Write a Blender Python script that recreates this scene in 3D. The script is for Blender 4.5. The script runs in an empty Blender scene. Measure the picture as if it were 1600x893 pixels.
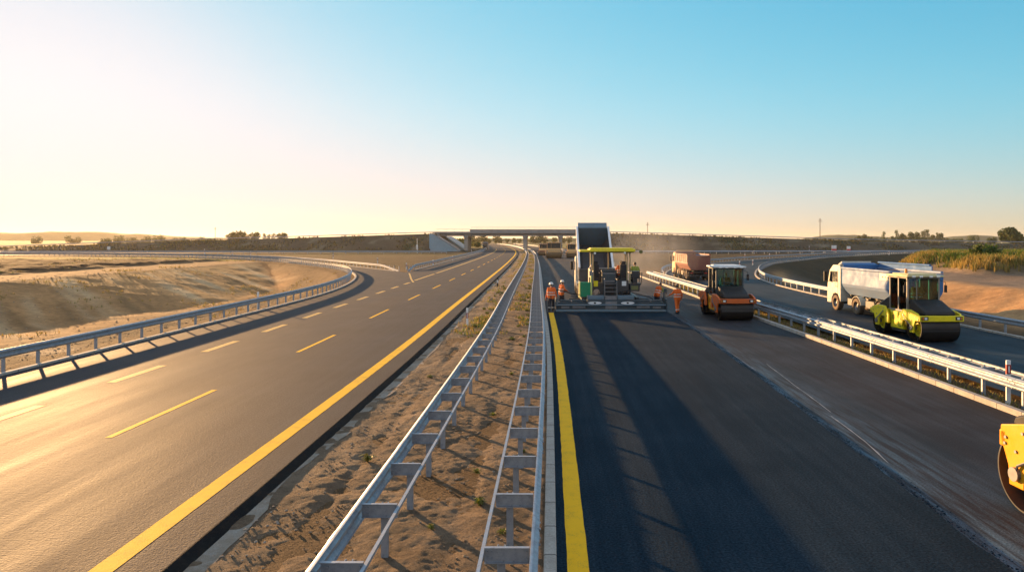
import bpy, bmesh, math, random
import numpy as np
from mathutils import Vector, Matrix, Euler

R = math.radians
scene = bpy.context.scene
COL = scene.collection

# ------------------------------------------------------------------ mesh helper
class MB:
    """collects shapes, then links them as one mesh object"""
    def __init__(s):
        s.v = []; s.f = []; s.m = []
    def add(s, vs, fs, mi=0, M=None):
        o = len(s.v)
        if M is not None:
            vs = [M @ Vector(p) for p in vs]
        s.v.extend([tuple(p) for p in vs])
        s.f.extend([tuple(i + o for i in f) for f in fs])
        s.m.extend([mi] * len(fs))
        return s
    def box(s, c, d, mi=0, rot=None):
        x, y, z = d[0] / 2, d[1] / 2, d[2] / 2
        vs = [(-x, -y, -z), (x, -y, -z), (x, y, -z), (-x, y, -z), (-x, -y, z), (x, -y, z), (x, y, z), (-x, y, z)]
        M = Matrix.Translation(c)
        if rot is not None:
            M = M @ Euler(rot).to_matrix().to_4x4()
        return s.add(vs, [(0, 3, 2, 1), (4, 5, 6, 7), (0, 1, 5, 4), (1, 2, 6, 5), (2, 3, 7, 6), (3, 0, 4, 7)], mi, M)
    def bb(s, x0, x1, y0, y1, z0, z1, mi=0):
        return s.box(((x0 + x1) / 2, (y0 + y1) / 2, (z0 + z1) / 2), (abs(x1 - x0), abs(y1 - y0), abs(z1 - z0)), mi)
    def cyl(s, p0, p1, r0, r1=None, n=16, mi=0, caps=True):
        p0 = Vector(p0); p1 = Vector(p1); r1 = r0 if r1 is None else r1
        d = (p1 - p0).normalized()
        a = d.orthogonal().normalized(); b = d.cross(a)
        vs = []
        for p, r in ((p0, r0), (p1, r1)):
            for i in range(n):
                t = 2 * math.pi * i / n
                vs.append(p + (a * math.cos(t) + b * math.sin(t)) * r)
        fs = [(i, (i + 1) % n, n + (i + 1) % n, n + i) for i in range(n)]
        if caps:
            fs += [tuple(reversed(range(n))), tuple(range(n, 2 * n))]
        return s.add(vs, fs, mi)
    def tube(s, pts, r, n=8, mi=0):
        pts = [Vector(p) for p in pts]
        vs = []; fs = []
        up = None
        for i, p in enumerate(pts):
            d = (pts[min(i + 1, len(pts) - 1)] - pts[max(i - 1, 0)]).normalized()
            if up is None:
                up = d.orthogonal().normalized()
            a = (up - d * up.dot(d)).normalized(); up = a
            b = d.cross(a)
            for k in range(n):
                t = 2 * math.pi * k / n
                vs.append(p + (a * math.cos(t) + b * math.sin(t)) * r)
        for i in range(len(pts) - 1):
            for k in range(n):
                fs.append((i * n + k, i * n + (k + 1) % n, (i + 1) * n + (k + 1) % n, (i + 1) * n + k))
        fs += [tuple(reversed(range(n))), tuple(range((len(pts) - 1) * n, len(pts) * n))]
        return s.add(vs, fs, mi)
    def prism(s, poly, axis, a0, a1, mi=0, M=None):
        """polygon in the two other axes (x: (y,z), y: (x,z), z: (x,y)) pushed from a0 to a1"""
        def P(q, a):
            return {'x': (a, q[0], q[1]), 'y': (q[0], a, q[1]), 'z': (q[0], q[1], a)}[axis]
        n = len(poly)
        vs = [P(q, a0) for q in poly] + [P(q, a1) for q in poly]
        fs = [(i, (i + 1) % n, n + (i + 1) % n, n + i) for i in range(n)] + [tuple(reversed(range(n))), tuple(range(n, 2 * n))]
        return s.add(vs, fs, mi, M)
    def lathe(s, prof, c=(0, 0, 0), axis='z', n=24, mi=0, closed=False):
        """prof: (radius, height along axis)"""
        c = Vector(c); m = len(prof)
        vs = []; fs = []
        for k in range(n):
            t = 2 * math.pi * k / n
            for r, h in prof:
                a, b = r * math.cos(t), r * math.sin(t)
                vs.append(c + Vector({'z': (a, b, h), 'x': (h, a, b), 'y': (b, h, a)}[axis]))
        for k in range(n):
            k2 = (k + 1) % n
            for j in range(m if closed else m - 1):
                j2 = (j + 1) % m
                fs.append((k * m + j, k2 * m + j, k2 * m + j2, k * m + j2))
        return s.add(vs, fs, mi)
    def sphere(s, c, r, n=10, mi=0, sc=(1, 1, 1)):
        c = Vector(c); vs = []; fs = []; m = n // 2
        for j in range(m + 1):
            p = math.pi * j / m
            for k in range(n):
                t = 2 * math.pi * k / n
                vs.append(c + Vector((r * sc[0] * math.sin(p) * math.cos(t), r * sc[1] * math.sin(p) * math.sin(t), r * sc[2] * math.cos(p))))
        for j in range(m):
            for k in range(n):
                fs.append((j * n + k, (j + 1) * n + k, (j + 1) * n + (k + 1) % n, j * n + (k + 1) % n))
        return s.add(vs, fs, mi)
    def sweep(s, prof, path, closed=True, mi=0, caps=True):
        """prof: (offset to the right of the path, z); path: (x, y) or (x, y, z)"""
        m = len(prof); vs = []; fs = []
        N = normals(path)
        for p, nn in zip(path, N):
            z0 = p[2] if len(p) > 2 else 0.0
            for o, z in prof:
                vs.append((p[0] + nn[0] * o, p[1] + nn[1] * o, z + z0))
        for i in range(len(path) - 1):
            for j in range(m if closed else m - 1):
                j2 = (j + 1) % m
                fs.append((i * m + j, i * m + j2, (i + 1) * m + j2, (i + 1) * m + j))
        if closed and caps:
            fs += [tuple(reversed(range(m))), tuple(range((len(path) - 1) * m, len(path) * m))]
        return s.add(vs, fs, mi)
    def build(s, name, mats, parent=None, loc=None, bevel=0, smooth=35, seg=2, recalc=True):
        me = bpy.data.meshes.new(name)
        me.from_pydata(s.v, [], s.f)
        mats = mats if isinstance(mats, (list, tuple)) else [mats]
        for m in mats:
            me.materials.append(m)
        if len(mats) > 1:
            me.polygons.foreach_set('material_index', s.m)
        if recalc or smooth:
            bm = bmesh.new(); bm.from_mesh(me)
            if recalc:
                bmesh.ops.recalc_face_normals(bm, faces=bm.faces)
            if smooth:
                for f in bm.faces: f.smooth = True
                lim = R(smooth)
                for e in bm.edges:
                    if len(e.link_faces) == 2:
                        e.smooth = e.calc_face_angle(0) < lim
            bm.to_mesh(me); bm.free()
        o = bpy.data.objects.new(name, me); COL.objects.link(o)
        if parent is not None: o.parent = parent
        if loc is not None: o.location = loc
        if bevel:
            b = o.modifiers.new('bevel', 'BEVEL'); b.width = bevel; b.segments = seg; b.limit_method = 'ANGLE'; b.angle_limit = R(40)
        return o

def normals(path):
    out = []
    for i in range(len(path)):
        a = path[max(i - 1, 0)]; b = path[min(i + 1, len(path) - 1)]
        dx, dy = b[0] - a[0], b[1] - a[1]; l = math.hypot(dx, dy) or 1
        out.append((dy / l, -dx / l))
    return out

def tag(o, label=None, cat=None, group=None, kind=None):
    if label: o['label'] = label
    if cat: o['category'] = cat
    if group: o['group'] = group
    if kind: o['kind'] = kind
    return o
def thing(name, label, cat, loc=(0, 0, 0), rz=0, group=None, kind=None):
    o = bpy.data.objects.new(name, None); COL.objects.link(o)
    o.empty_display_size = .3
    o.location = loc; o.rotation_euler = (0, 0, rz)
    return tag(o, label, cat, group, kind)
def copy_part(o, parent, loc, rz=0):
    c = o.copy(); COL.objects.link(c); c.parent = parent; c.location = loc; c.rotation_euler = (0, 0, rz)
    return c
def copy_tree(o, parent=None):
    c = o.copy(); COL.objects.link(c); c.parent = parent
    for ch in list(o.children):
        copy_tree(ch, c)
    return c

# ------------------------------------------------------------------ materials
def new_mat(name):
    m = bpy.data.materials.new(name); m.use_nodes = True
    nt = m.node_tree
    return m, nt, nt.nodes['Principled BSDF']
def rgb(c):
    return (c[0], c[1], c[2], 1)
def N(nt, t, **kw):
    n = nt.nodes.new(t)
    for k, v in kw.items():
        if k.startswith('i_'):
            n.inputs[k[2:].replace('_', ' ')].default_value = v
        else:
            setattr(n, k, v)
    return n
def noise(nt, vec, scale, detail=4, rough=.55, sc=None):
    n = N(nt, 'ShaderNodeTexNoise'); n.inputs['Scale'].default_value = scale; n.inputs['Detail'].default_value = detail
    n.inputs['Roughness'].default_value = rough
    if sc:
        mp = N(nt, 'ShaderNodeMapping'); mp.inputs['Scale'].default_value = sc
        nt.links.new(vec, mp.inputs['Vector']); vec = mp.outputs['Vector']
    nt.links.new(vec, n.inputs['Vector'])
    return n.outputs['Fac']
def ramp(nt, fac, stops):
    r = N(nt, 'ShaderNodeValToRGB')
    el = r.color_ramp.elements
    while len(el) < len(stops): el.new(.5)
    for e, (p, c) in zip(el, stops):
        e.position = p; e.color = rgb(c) if not isinstance(c, (int, float)) else (c, c, c, 1)
    nt.links.new(fac, r.inputs['Fac'])
    return r.outputs['Color']
def mixc(nt, fac, a, b, mode='MIX'):
    m = N(nt, 'ShaderNodeMix'); m.data_type = 'RGBA'; m.blend_type = mode
    for k, v in ((0, fac), (6, a), (7, b)):
        if isinstance(v, (int, float)): m.inputs[k].default_value = v
        elif isinstance(v, tuple): m.inputs[k].default_value = rgb(v)
        else: nt.links.new(v, m.inputs[k])
    return m.outputs[2]
def bump(nt, bs, h, strength=.3, dist=.02):
    b = N(nt, 'ShaderNodeBump'); b.inputs['Strength'].default_value = strength; b.inputs['Distance'].default_value = dist
    nt.links.new(h, b.inputs['Height']); nt.links.new(b.outputs['Normal'], bs.inputs['Normal'])
def objco(nt):
    return N(nt, 'ShaderNodeTexCoord').outputs['Object']

def paint(name, c, rough=.4, metal=0, dirt=.35, dirtc=(.22, .17, .11), scale=3, coat=0):
    """painted or bare metal with patchy dust and slightly uneven gloss"""
    m, nt, b = new_mat(name); v = objco(nt)
    n = noise(nt, v, scale, 6, .65)
    f = ramp(nt, n, [(.42, 0), (.72, dirt)])
    n2 = noise(nt, v, scale * 9, 3)
    col = mixc(nt, f, mixc(nt, .12, c, n2, 'OVERLAY'), dirtc)
    sn = noise(nt, v, scale * 2.3, 8, .75)
    col = mixc(nt, ramp(nt, sn, [(.57, 0), (.66, min(.6, dirt * .8))]), col, (.035, .03, .026))
    nt.links.new(col, b.inputs['Base Color'])
    rr = ramp(nt, n, [(.3, rough * .8), (.75, min(1, rough + .3))])
    nt.links.new(rr, b.inputs['Roughness'])
    b.inputs['Metallic'].default_value = metal; b.inputs['Coat Weight'].default_value = coat
    b.inputs['Specular IOR Level'].default_value = .3
    return m

def asphalt(name, base, vary, rough=.55, streak=.5, grain=90, bumps=.35, dust=None, spec=.5, streak_band=None):
    m, nt, b = new_mat(name); v = objco(nt)
    g = noise(nt, v, grain, 2, .7)
    g2 = noise(nt, v, grain * .33, 3, .7)
    st = noise(nt, v, 1.0, 6, .65, (.9, .07, 1))          # tracks along the road
    st2 = noise(nt, v, 1.0, 6, .7, (3.5, .16, 1))
    blot = noise(nt, v, .35, 5, .6)
    c = mixc(nt, ramp(nt, st, [(.3, 0), (.72, 1)]), base, vary)
    c = mixc(nt, mixc(nt, .5, ramp(nt, blot, [(.35, 0), (.66, .9)]), ramp(nt, st2, [(.42, 0), (.7, .8)]), 'MIX'), c, tuple(x * 1.55 for x in vary))
    if dust:
        c = mixc(nt, ramp(nt, mixc(nt, .6, blot, st2), [(.46, 0), (.72, streak)]), c, dust)
    if streak_band:                                                  # pale bluish streaks along one band of the road
        sx_ = N(nt, 'ShaderNodeSeparateXYZ'); nt.links.new(v, sx_.inputs[0])
        mr_ = N(nt, 'ShaderNodeMapRange'); nt.links.new(sx_.outputs['X'], mr_.inputs['Value']); mr_.interpolation_type = 'SMOOTHSTEP'
        for k_, x_ in zip(('From Min', 'From Max', 'To Min', 'To Max'), (streak_band[1], streak_band[0], 0, 1)): mr_.inputs[k_].default_value = x_
        ml_ = N(nt, 'ShaderNodeMapRange'); nt.links.new(sx_.outputs['X'], ml_.inputs['Value']); ml_.inputs['From Min'].default_value = 5.4; ml_.inputs['From Max'].default_value = 6.2
        mm_ = N(nt, 'ShaderNodeMath'); mm_.operation = 'MULTIPLY'; nt.links.new(mr_.outputs[0], mm_.inputs[0]); nt.links.new(ml_.outputs[0], mm_.inputs[1])
        s3 = noise(nt, v, 1.0, 8, .72, (5.5, .35, 1))
        f_ = N(nt, 'ShaderNodeMath'); f_.operation = 'MULTIPLY'; nt.links.new(mm_.outputs[0], f_.inputs[0]); nt.links.new(ramp(nt, s3, [(.43, 0), (.68, 1)]), f_.inputs[1])
        c = mixc(nt, f_.outputs[0], c, streak_band[2])
    c = mixc(nt, .8, c, ramp(nt, g, [(.33, .16), (.68, .86)]), 'OVERLAY')
    nt.links.new(c, b.inputs['Base Color'])
    rr = ramp(nt, st, [(.3, rough - .06), (.7, rough + .08)])
    nt.links.new(rr, b.inputs['Roughness'])
    b.inputs['Specular IOR Level'].default_value = spec
    bump(nt, b, mixc(nt, .4, g, g2), bumps, .012)
    return m

def plain(name, c, rough=.6, metal=0, emit=None):
    m, nt, b = new_mat(name)
    v = objco(nt); n = noise(nt, v, 14, 4)
    col = mixc(nt, .25, c, n, 'OVERLAY'); nt.links.new(col, b.inputs['Base Color'])
    b.inputs['Roughness'].default_value = rough; b.inputs['Metallic'].default_value = metal
    return m

def glass(name, tint, a=.55):
    m, nt, b = new_mat(name)
    out = nt.nodes['Material Output']
    t = N(nt, 'ShaderNodeBsdfTransparent'); t.inputs['Color'].default_value = rgb(tint)
    gl = N(nt, 'ShaderNodeBsdfGlossy'); gl.inputs['Roughness'].default_value = .04; gl.inputs['Color'].default_value = (.9, .95, 1, 1)
    lw = N(nt, 'ShaderNodeLayerWeight'); lw.inputs['Blend'].default_value = .35
    mx = N(nt, 'ShaderNodeMixShader')
    nt.links.new(lw.outputs['Fresnel'], mx.inputs['Fac']); nt.links.new(t.outputs[0], mx.inputs[1]); nt.links.new(gl.outputs[0], mx.inputs[2])
    nt.links.new(mx.outputs[0], out.inputs['Surface'])
    return m

def dirt_mat(name, a, b_, c_, sc=1.0, bumps=.7, gravel=True):
    m, nt, b = new_mat(name); v = objco(nt)
    n1 = noise(nt, v, .45 * sc, 8, .72); n2 = noise(nt, v, 4 * sc, 8, .7); n3 = noise(nt, v, 40 * sc, 4, .7)
    c = mixc(nt, ramp(nt, n1, [(.38, 0), (.60, 1)]), a, b_)
    c = mixc(nt, ramp(nt, n2, [(.5, 0), (.75, .9)]), c, c_)
    c = mixc(nt, .7, c, ramp(nt, n3, [(.3, .3), (.7, .72)]), 'OVERLAY')
    nt.links.new(c, b.inputs['Base Color']); b.inputs['Roughness'].default_value = .95
    b.inputs['Specular IOR Level'].default_value = .15
    n4 = noise(nt, v, 13 * sc, 6, .7)
    bump(nt, b, mixc(nt, .3, mixc(nt, .5, n2, n4), n3), bumps, .3)
    return m

def leaf_mat(name, c, trans=.25):
    m, nt, b = new_mat(name)
    v = objco(nt); n = noise(nt, v, .8, 3)
    oi = N(nt, 'ShaderNodeObjectInfo')
    col = mixc(nt, .5, c, n, 'OVERLAY')
    nt.links.new(col, b.inputs['Base Color']); b.inputs['Roughness'].default_value = .6
    b.inputs['Specular IOR Level'].default_value = .25
    out = nt.nodes['Material Output']
    tr = N(nt, 'ShaderNodeBsdfTranslucent'); nt.links.new(col, tr.inputs['Color'])
    mx = N(nt, 'ShaderNodeMixShader'); mx.inputs['Fac'].default_value = trans
    nt.links.new(b.outputs[0], mx.inputs[1]); nt.links.new(tr.outputs[0], mx.inputs[2]); nt.links.new(mx.outputs[0], out.inputs['Surface'])
    return m

M = {}
M['asph_old'] = asphalt('worn_asphalt', (.0215, .0220, .0255), (.033, .0320, .0345), .74, .4, 24, 1.0, None, .12)
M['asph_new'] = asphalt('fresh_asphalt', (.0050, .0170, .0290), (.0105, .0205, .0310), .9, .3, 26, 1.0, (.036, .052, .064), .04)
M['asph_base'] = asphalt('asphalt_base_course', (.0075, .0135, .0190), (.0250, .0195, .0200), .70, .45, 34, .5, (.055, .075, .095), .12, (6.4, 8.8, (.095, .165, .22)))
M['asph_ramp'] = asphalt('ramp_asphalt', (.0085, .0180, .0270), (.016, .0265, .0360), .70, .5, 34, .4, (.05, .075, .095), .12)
M['tar'] = dirt_mat('tar_edge', (.010, .010, .011), (.018, .017, .016), (.03, .026, .022), 2, .6)
M['yellow_line'] = None
M['galv'] = paint('galvanised_steel', (.34, .38, .43), .5, .6, .5, (.20, .21, .22), 7)
M['concrete'] = paint('concrete', (.40, .37, .33), .85, 0, .5, (.25, .21, .16), 1.2)
M['concrete_dark'] = paint('bridge_concrete', (.30, .29, .28), .85, 0, .5, (.2, .18, .15), .4)
M['white'] = paint('white_paint', (.78, .78, .76), .4, 0, .25)
M['grey_beige'] = paint('grey_beige_paint', (.27, .245, .20), .45, 0, .3)
M['pale_yellow'] = paint('pale_yellow_roof', (.68, .58, .30), .45, 0, .25)
M['shade_concrete'] = paint('shade_tinted_concrete', (.24, .36, .43), .85, 0, .3, (.2, .24, .25), .6)  # concrete tinted blue to stand for shade on the wing wall
M['cream'] = paint('cream_paint', (.62, .58, .48), .45, 0, .35)
M['red'] = plain('red_reflector', (.5, .03, .02), .35)
M['black'] = paint('black_plastic', (.015, .015, .016), .5, 0, .25, (.12, .1, .08))
M['rubber'] = paint('tyre_rubber', (.02, .02, .02), .8, 0, .6, (.16, .12, .08))
M['steel_dark'] = paint('dark_steel', (.06, .06, .062), .4, .6, .3, (.12, .1, .08))
M['steel_mid'] = paint('worn_steel', (.25, .25, .26), .4, .8, .35, (.15, .12, .09))
M['drum_tan'] = paint('lit_tone_drum', (.20, .13, .07), .7, 0, .4, (.1, .07, .04), 2)  # brown drum lightened, light on the far rollers put into its colour
M['drum'] = paint('roller_drum_steel', (.045, .042, .04), .38, .7, .5, (.05, .04, .035), 2)
M['yellow'] = paint('machine_yellow', (.88, .70, .012), .38, 0, .3, (.2, .16, .07), 3, .3)
M['amber'] = paint('machine_amber', (.85, .36, .006), .35, 0, .12, (.3, .16, .04), 3, .3)
M['orange'] = paint('machine_orange', (.62, .12, .02), .4, 0, .25, (.25, .15, .08), 3, .2)
M['navy'] = paint('machine_navy', (.045, .068, .082), .4, 0, .3, (.15, .12, .09), 3)
M['steel_blue'] = paint('blue_grey_plate', (.13, .20, .25), .45, .2, .3, (.2, .17, .12), 3)
M['green'] = paint('green_tank', (.004, .22, .10), .4, 0, .1)
M['silver'] = paint('silver_bed_paint', (.17, .255, .40), .55, 0, .2, (.3, .24, .17), 1.5)
M['bed_blue'] = paint('blue_bed_paint', (.05, .16, .36), .7, 0, .2, (.25, .2, .15), 1.5)
M['bed_grey'] = paint('grey_bed_steel', (.10, .095, .095), .5, .3, .5, (.12, .1, .08), 1)
M['pink'] = paint('dusty_red_bed_paint', (.26, .095, .07), .55, 0, .2, (.42, .28, .16), 1.5)
M['orange_bed'] = paint('ochre_truck_paint', (.70, .38, .14), .5, 0, .35, (.42, .3, .17), 1.5)
M['tan'] = plain('tan_plate', (.6, .52, .38), .5)
M['seat'] = plain('seat_vinyl', (.02, .02, .024), .55)
M['glass'] = glass('tinted_cab_glass', (.42, .74, .76))
M['lamp'] = plain('lamp_glass', (.8, .8, .75), .15)
M['tail'] = plain('tail_lamp', (.45, .02, .015), .25)
M['indicator'] = plain('indicator_lamp', (.7, .22, .02), .25)
M['vest'] = plain('hi_vis_orange', (.80, .14, .015), .8)
M['vest_green'] = plain('hi_vis_olive', (.28, .32, .05), .8)
M['stripe'] = plain('reflective_stripe', (.65, .65, .6), .35)
M['trousers'] = plain('dark_work_trousers', (.03, .032, .042), .85)
M['boots'] = plain('work_boots', (.02, .017, .015), .7)
M['skin'] = plain('skin', (.42, .22, .14), .55)
M['hair'] = plain('dark_hair', (.02, .014, .01), .6)
M['helmet'] = plain('white_helmet', (.75, .75, .72), .35)
M['bark'] = plain('bark', (.09, .065, .045), .9)
M['wood'] = plain('grey_pole_wood', (.16, .13, .1), .9)
M['leaf_a'] = leaf_mat('leaf_dark', (.035, .06, .018)); M['leaf_b'] = leaf_mat('leaf_mid', (.065, .095, .025)); M['leaf_w'] = leaf_mat('weed_leaf', (.17, .21, .03), .4); M['leaf_c'] = leaf_mat('leaf_light', (.12, .14, .035))
M['blade_y'] = leaf_mat('dry_grass', (.32, .22, .06), .4); M['blade_g'] = leaf_mat('green_grass', (.10, .15, .025), .4); M['blade_o'] = leaf_mat('olive_grass', (.19, .17, .04), .4)
M['dirt'] = dirt_mat('median_dirt', (.19, .13, .08), (.32, .232, .152), (.115, .078, .048), 1.0, 1.0)
M['clod'] = dirt_mat('dirt_clod', (.24, .16, .095), (.33, .24, .15), (.18, .12, .07), 1.5, .5)

def line_paint():
    m, nt, b = new_mat('yellow_road_paint'); v = objco(nt)
    n = noise(nt, v, 2.2, 8, .7); g = noise(nt, v, 45, 3, .7)
    c = mixc(nt, ramp(nt, n, [(.35, 0), (.7, .55)]), (.92, .50, .008), (.80, .42, .012))
    c = mixc(nt, ramp(nt, mixc(nt, .5, n, g), [(.53, 0), (.66, .6)]), c, (.25, .16, .04))
    nt.links.new(c, b.inputs['Base Color']); b.inputs['Roughness'].default_value = .75; b.inputs['Specular IOR Level'].default_value = .15
    bump(nt, b, g, .35, .01)
    return m
M['yellow_line'] = line_paint()
def worn_white():
    m, nt, b = new_mat('worn_cream_road_paint'); v = objco(nt)
    n = noise(nt, v, 3, 8, .7); g = noise(nt, v, 45, 3, .7)
    c = mixc(nt, ramp(nt, mixc(nt, .5, n, g), [(.48, 0), (.64, .7)]), (.62, .38, .10), (.2, .14, .07))
    nt.links.new(c, b.inputs['Base Color']); b.inputs['Roughness'].default_value = .6
    b.inputs['Roughness'].default_value = .75; b.inputs['Specular IOR Level'].default_value = .25
    bump(nt, b, g, .35, .01)
    return m
M['cream_line'] = worn_white()

def terrain_mat():
    """base colour of each soil comes with the mesh, grain and clods from noise"""
    m, nt, b = new_mat('terrain_soil'); v = objco(nt)
    a = N(nt, 'ShaderNodeVertexColor'); a.layer_name = 'soil'
    n1 = noise(nt, v, .12, 8, .7); n2 = noise(nt, v, 1.6, 8, .7); n3 = noise(nt, v, 14, 4, .7)
    c = mixc(nt, .55, a.outputs['Color'], ramp(nt, n1, [(.3, .25), (.7, .75)]), 'OVERLAY')
    c = mixc(nt, .6, c, ramp(nt, n2, [(.3, .28), (.7, .74)]), 'OVERLAY')
    c = mixc(nt, .4, c, ramp(nt, n3, [(.3, .3), (.7, .7)]), 'OVERLAY')
    nt.links.new(c, b.inputs['Base Color']); b.inputs['Roughness'].default_value = .95; b.inputs['Specular IOR Level'].default_value = .12
    bump(nt, b, mixc(nt, .4, n2, n3), .95, .35)
    return m
M['terrain'] = terrain_mat()

# ------------------------------------------------------------------ camera, sky, sun, air
cam = bpy.data.cameras.new('camera'); co = bpy.data.objects.new('camera', cam); COL.objects.link(co)
CAM_H = 4.5; FPX = 1100.0
co.location = (0, 0, CAM_H); co.rotation_euler = (R(90), 0, 0)
cam.sensor_width = 36; cam.lens = FPX / 1600 * 36
cam.shift_x = -57 / 1600; cam.shift_y = -72.5 / 1600
cam.clip_start = .1; cam.clip_end = 30000
scene.camera = co

SUN_AZ = 38.5     # degrees to the left of the road axis
SUN_EL = 6.8
d = Vector((-math.sin(R(SUN_AZ)) * math.cos(R(SUN_EL)), math.cos(R(SUN_AZ)) * math.cos(R(SUN_EL)), math.sin(R(SUN_EL))))
sl = bpy.data.lights.new('sun', 'SUN'); so = bpy.data.objects.new('sun', sl); COL.objects.link(so)
so.rotation_euler = (-d).to_track_quat('-Z', 'Y').to_euler()
sl.energy = 5.0; sl.angle = R(.5); sl.color = (1, .57, .24)
w = bpy.data.worlds.new('World'); scene.world = w; w.use_nodes = True
nt = w.node_tree; bg = nt.nodes['Background']
sky = nt.nodes.new('ShaderNodeTexSky'); sky.sky_type = 'NISHITA'; sky.sun_disc = False
sky.sun_elevation = R(SUN_EL); sky.sun_rotation = R(-SUN_AZ)
sky.air_density = 1.0; sky.dust_density = .25; sky.ozone_density = 3.0; sky.altitude = 0
EXPO = 1.5
ZENITH_FILL = (.48, .57, .74); BACK_FILL = (.68, .76, .85)  # fill colours put into the unseen sky overhead and behind the camera
def MA(op, a, b=None):
    n = nt.nodes.new('ShaderNodeMath'); n.operation = op
    for i, x in enumerate((a, b)):
        if x is None: continue
        if isinstance(x, (int, float)): n.inputs[i].default_value = x
        else: nt.links.new(x, n.inputs[i])
    return n.outputs[0]
# film-like response of the sky: each channel rolls off towards white, red falls faster in the blue part
sep = nt.nodes.new('ShaderNodeSeparateColor'); nt.links.new(sky.outputs[0], sep.inputs[0])
tc = nt.nodes.new('ShaderNodeTexCoord'); sx = nt.nodes.new('ShaderNodeSeparateXYZ'); nt.links.new(tc.outputs['Generated'], sx.inputs[0])
def MR(v, a, b, c, d):
    m = nt.nodes.new('ShaderNodeMapRange'); nt.links.new(v, m.inputs['Value']); m.interpolation_type = 'SMOOTHSTEP'
    for k, x in zip(('From Min', 'From Max', 'To Min', 'To Max'), (a, b, c, d)): m.inputs[k].default_value = x
    return m.outputs[0]
zen = MR(sx.outputs['Z'], .36, .8, 0, 1)
back = MR(sx.outputs['Y'], .25, -.35, 0, 1)      # unseen sky behind the camera, recoloured as added fill
low = MR(sx.outputs['Z'], .20, -.02, 0, 1)       # thick air along the horizon
cc = nt.nodes.new('ShaderNodeCombineColor')
SKY = ((3.0, 1.6, .95, ZENITH_FILL[0], BACK_FILL[0]), (2.3, 1.0, .87, ZENITH_FILL[1], BACK_FILL[1]), (2.6, 1.0, .84, ZENITH_FILL[2], BACK_FILL[2]))
for i, (gain, pw, hz, zc_, bc_) in enumerate(SKY):
    c = MA('POWER', MA('MULTIPLY', sep.outputs[i], .2273), pw)
    c = MA('MULTIPLY', (.94, .955, .965)[i], MA('SUBTRACT', 1.0, MA('EXPONENT', MA('MULTIPLY', c, -gain))))
    c = MA('MULTIPLY', c, MA('SUBTRACT', 1.0, MA('MULTIPLY', low, 1 - hz)))
    for f, t_ in ((back, bc_), (zen, zc_)):
        c = MA('ADD', MA('MULTIPLY', c, MA('SUBTRACT', 1.0, f)), MA('MULTIPLY', f, t_))
    nt.links.new(MA('MULTIPLY', c, 10.0 * .5 ** EXPO), cc.inputs[i])
nt.links.new(cc.outputs[0], bg.inputs['Color']); bg.inputs['Strength'].default_value = .1
vs_ = scene.view_settings
scene.display_settings.display_device = 'sRGB'
vs_.view_transform = 'Standard'; vs_.look = 'None'; vs_.exposure = EXPO; vs_.gamma = 1
cy = scene.cycles
DENOISE = True
cy.use_adaptive_sampling = True; cy.adaptive_threshold = .015
cy.use_denoising = DENOISE
cy.max_bounces = 6; cy.diffuse_bounces = 2; cy.glossy_bounces = 3; cy.transparent_max_bounces = 12; cy.volume_bounces = 0
cy.caustics_reflective = False; cy.caustics_refractive = False
# ------------------------------------------------------------------ layout of the place
CT = [(-60, 0), (0, 0), (30, 0), (50, -.35), (80, -.8), (110, -1.3), (160, -2.4), (200, -3.5), (260, -6), (300, -8.3), (354, -12.5), (450, -21), (550, -32), (700, -54), (1000, -120), (1500, -260)]
_cy = np.array([a for a, b in CT], float); _cx = np.array([b for a, b in CT], float)
_m = np.gradient(_cx, _cy)
def cl(y):
    """x of the road axis at y (cubic Hermite through the table)"""
    y = np.clip(np.asarray(y, float), _cy[0], _cy[-1] - 1e-6)
    i = np.searchsorted(_cy, y, side='right') - 1
    i = np.clip(i, 0, len(_cy) - 2)
    h = _cy[i + 1] - _cy[i]; t = (y - _cy[i]) / h
    return ((2 * t**3 - 3 * t**2 + 1) * _cx[i] + (t**3 - 2 * t**2 + t) * h * _m[i] + (-2 * t**3 + 3 * t**2) * _cx[i + 1] + (t**3 - t**2) * h * _m[i + 1])
def ys(a, b, k=1.0):
    out = [a]; y = a
    while y < b:
        y = min(b, y + k * (2.0 if y < 60 else 4.0 if y < 200 else 10.0 if y < 500 else 30.0)); out.append(y)
    return out
def lane(u, a, b, k=1.0):
    return [(float(cl(y)) + u, y) for y in ys(a, b, k)]
def strip(name, left, right, z, mat, kind='structure'):
    """a flat sheet between two lines of equal length"""
    mb = MB(); n = len(left)
    mb.add([(p[0], p[1], z) for p in left] + [(p[0], p[1], z) for p in right], [(i, n + i, n + i + 1, i + 1) for i in range(n - 1)])
    o = mb.build(name, mat, smooth=0); tag(o, kind=kind)
    if len(o.data.polygons) and o.data.polygons[0].normal.z < 0: o.data.flip_normals()
    return o
def resample(path, step):
    p = [Vector((a[0], a[1], a[2] if len(a) > 2 else 0)) for a in path]
    L = [0]
    for a, b in zip(p, p[1:]): L.append(L[-1] + (b - a).length)
    n = max(2, int(round(L[-1] / step)) + 1); out = []
    j = 0
    for i in range(n):
        s = L[-1] * i / (n - 1)
        while j < len(L) - 2 and L[j + 1] < s: j += 1
        t = (s - L[j]) / max(1e-9, L[j + 1] - L[j])
        out.append(p[j].lerp(p[j + 1], t))
    return out
def smooth_path(path, step=2.0, it=3):
    q = resample(path, step)
    for _ in range(it * 6):
        q = [q[0]] + [(q[i - 1] + q[i] * 2 + q[i + 1]) / 4 for i in range(1, len(q) - 1)] + [q[-1]]
    return [(p.x, p.y) for p in q]
def offset(path, o):
    return [(p[0] + n[0] * o, p[1] + n[1] * o) for p, n in zip(path, normals(path))]

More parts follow.
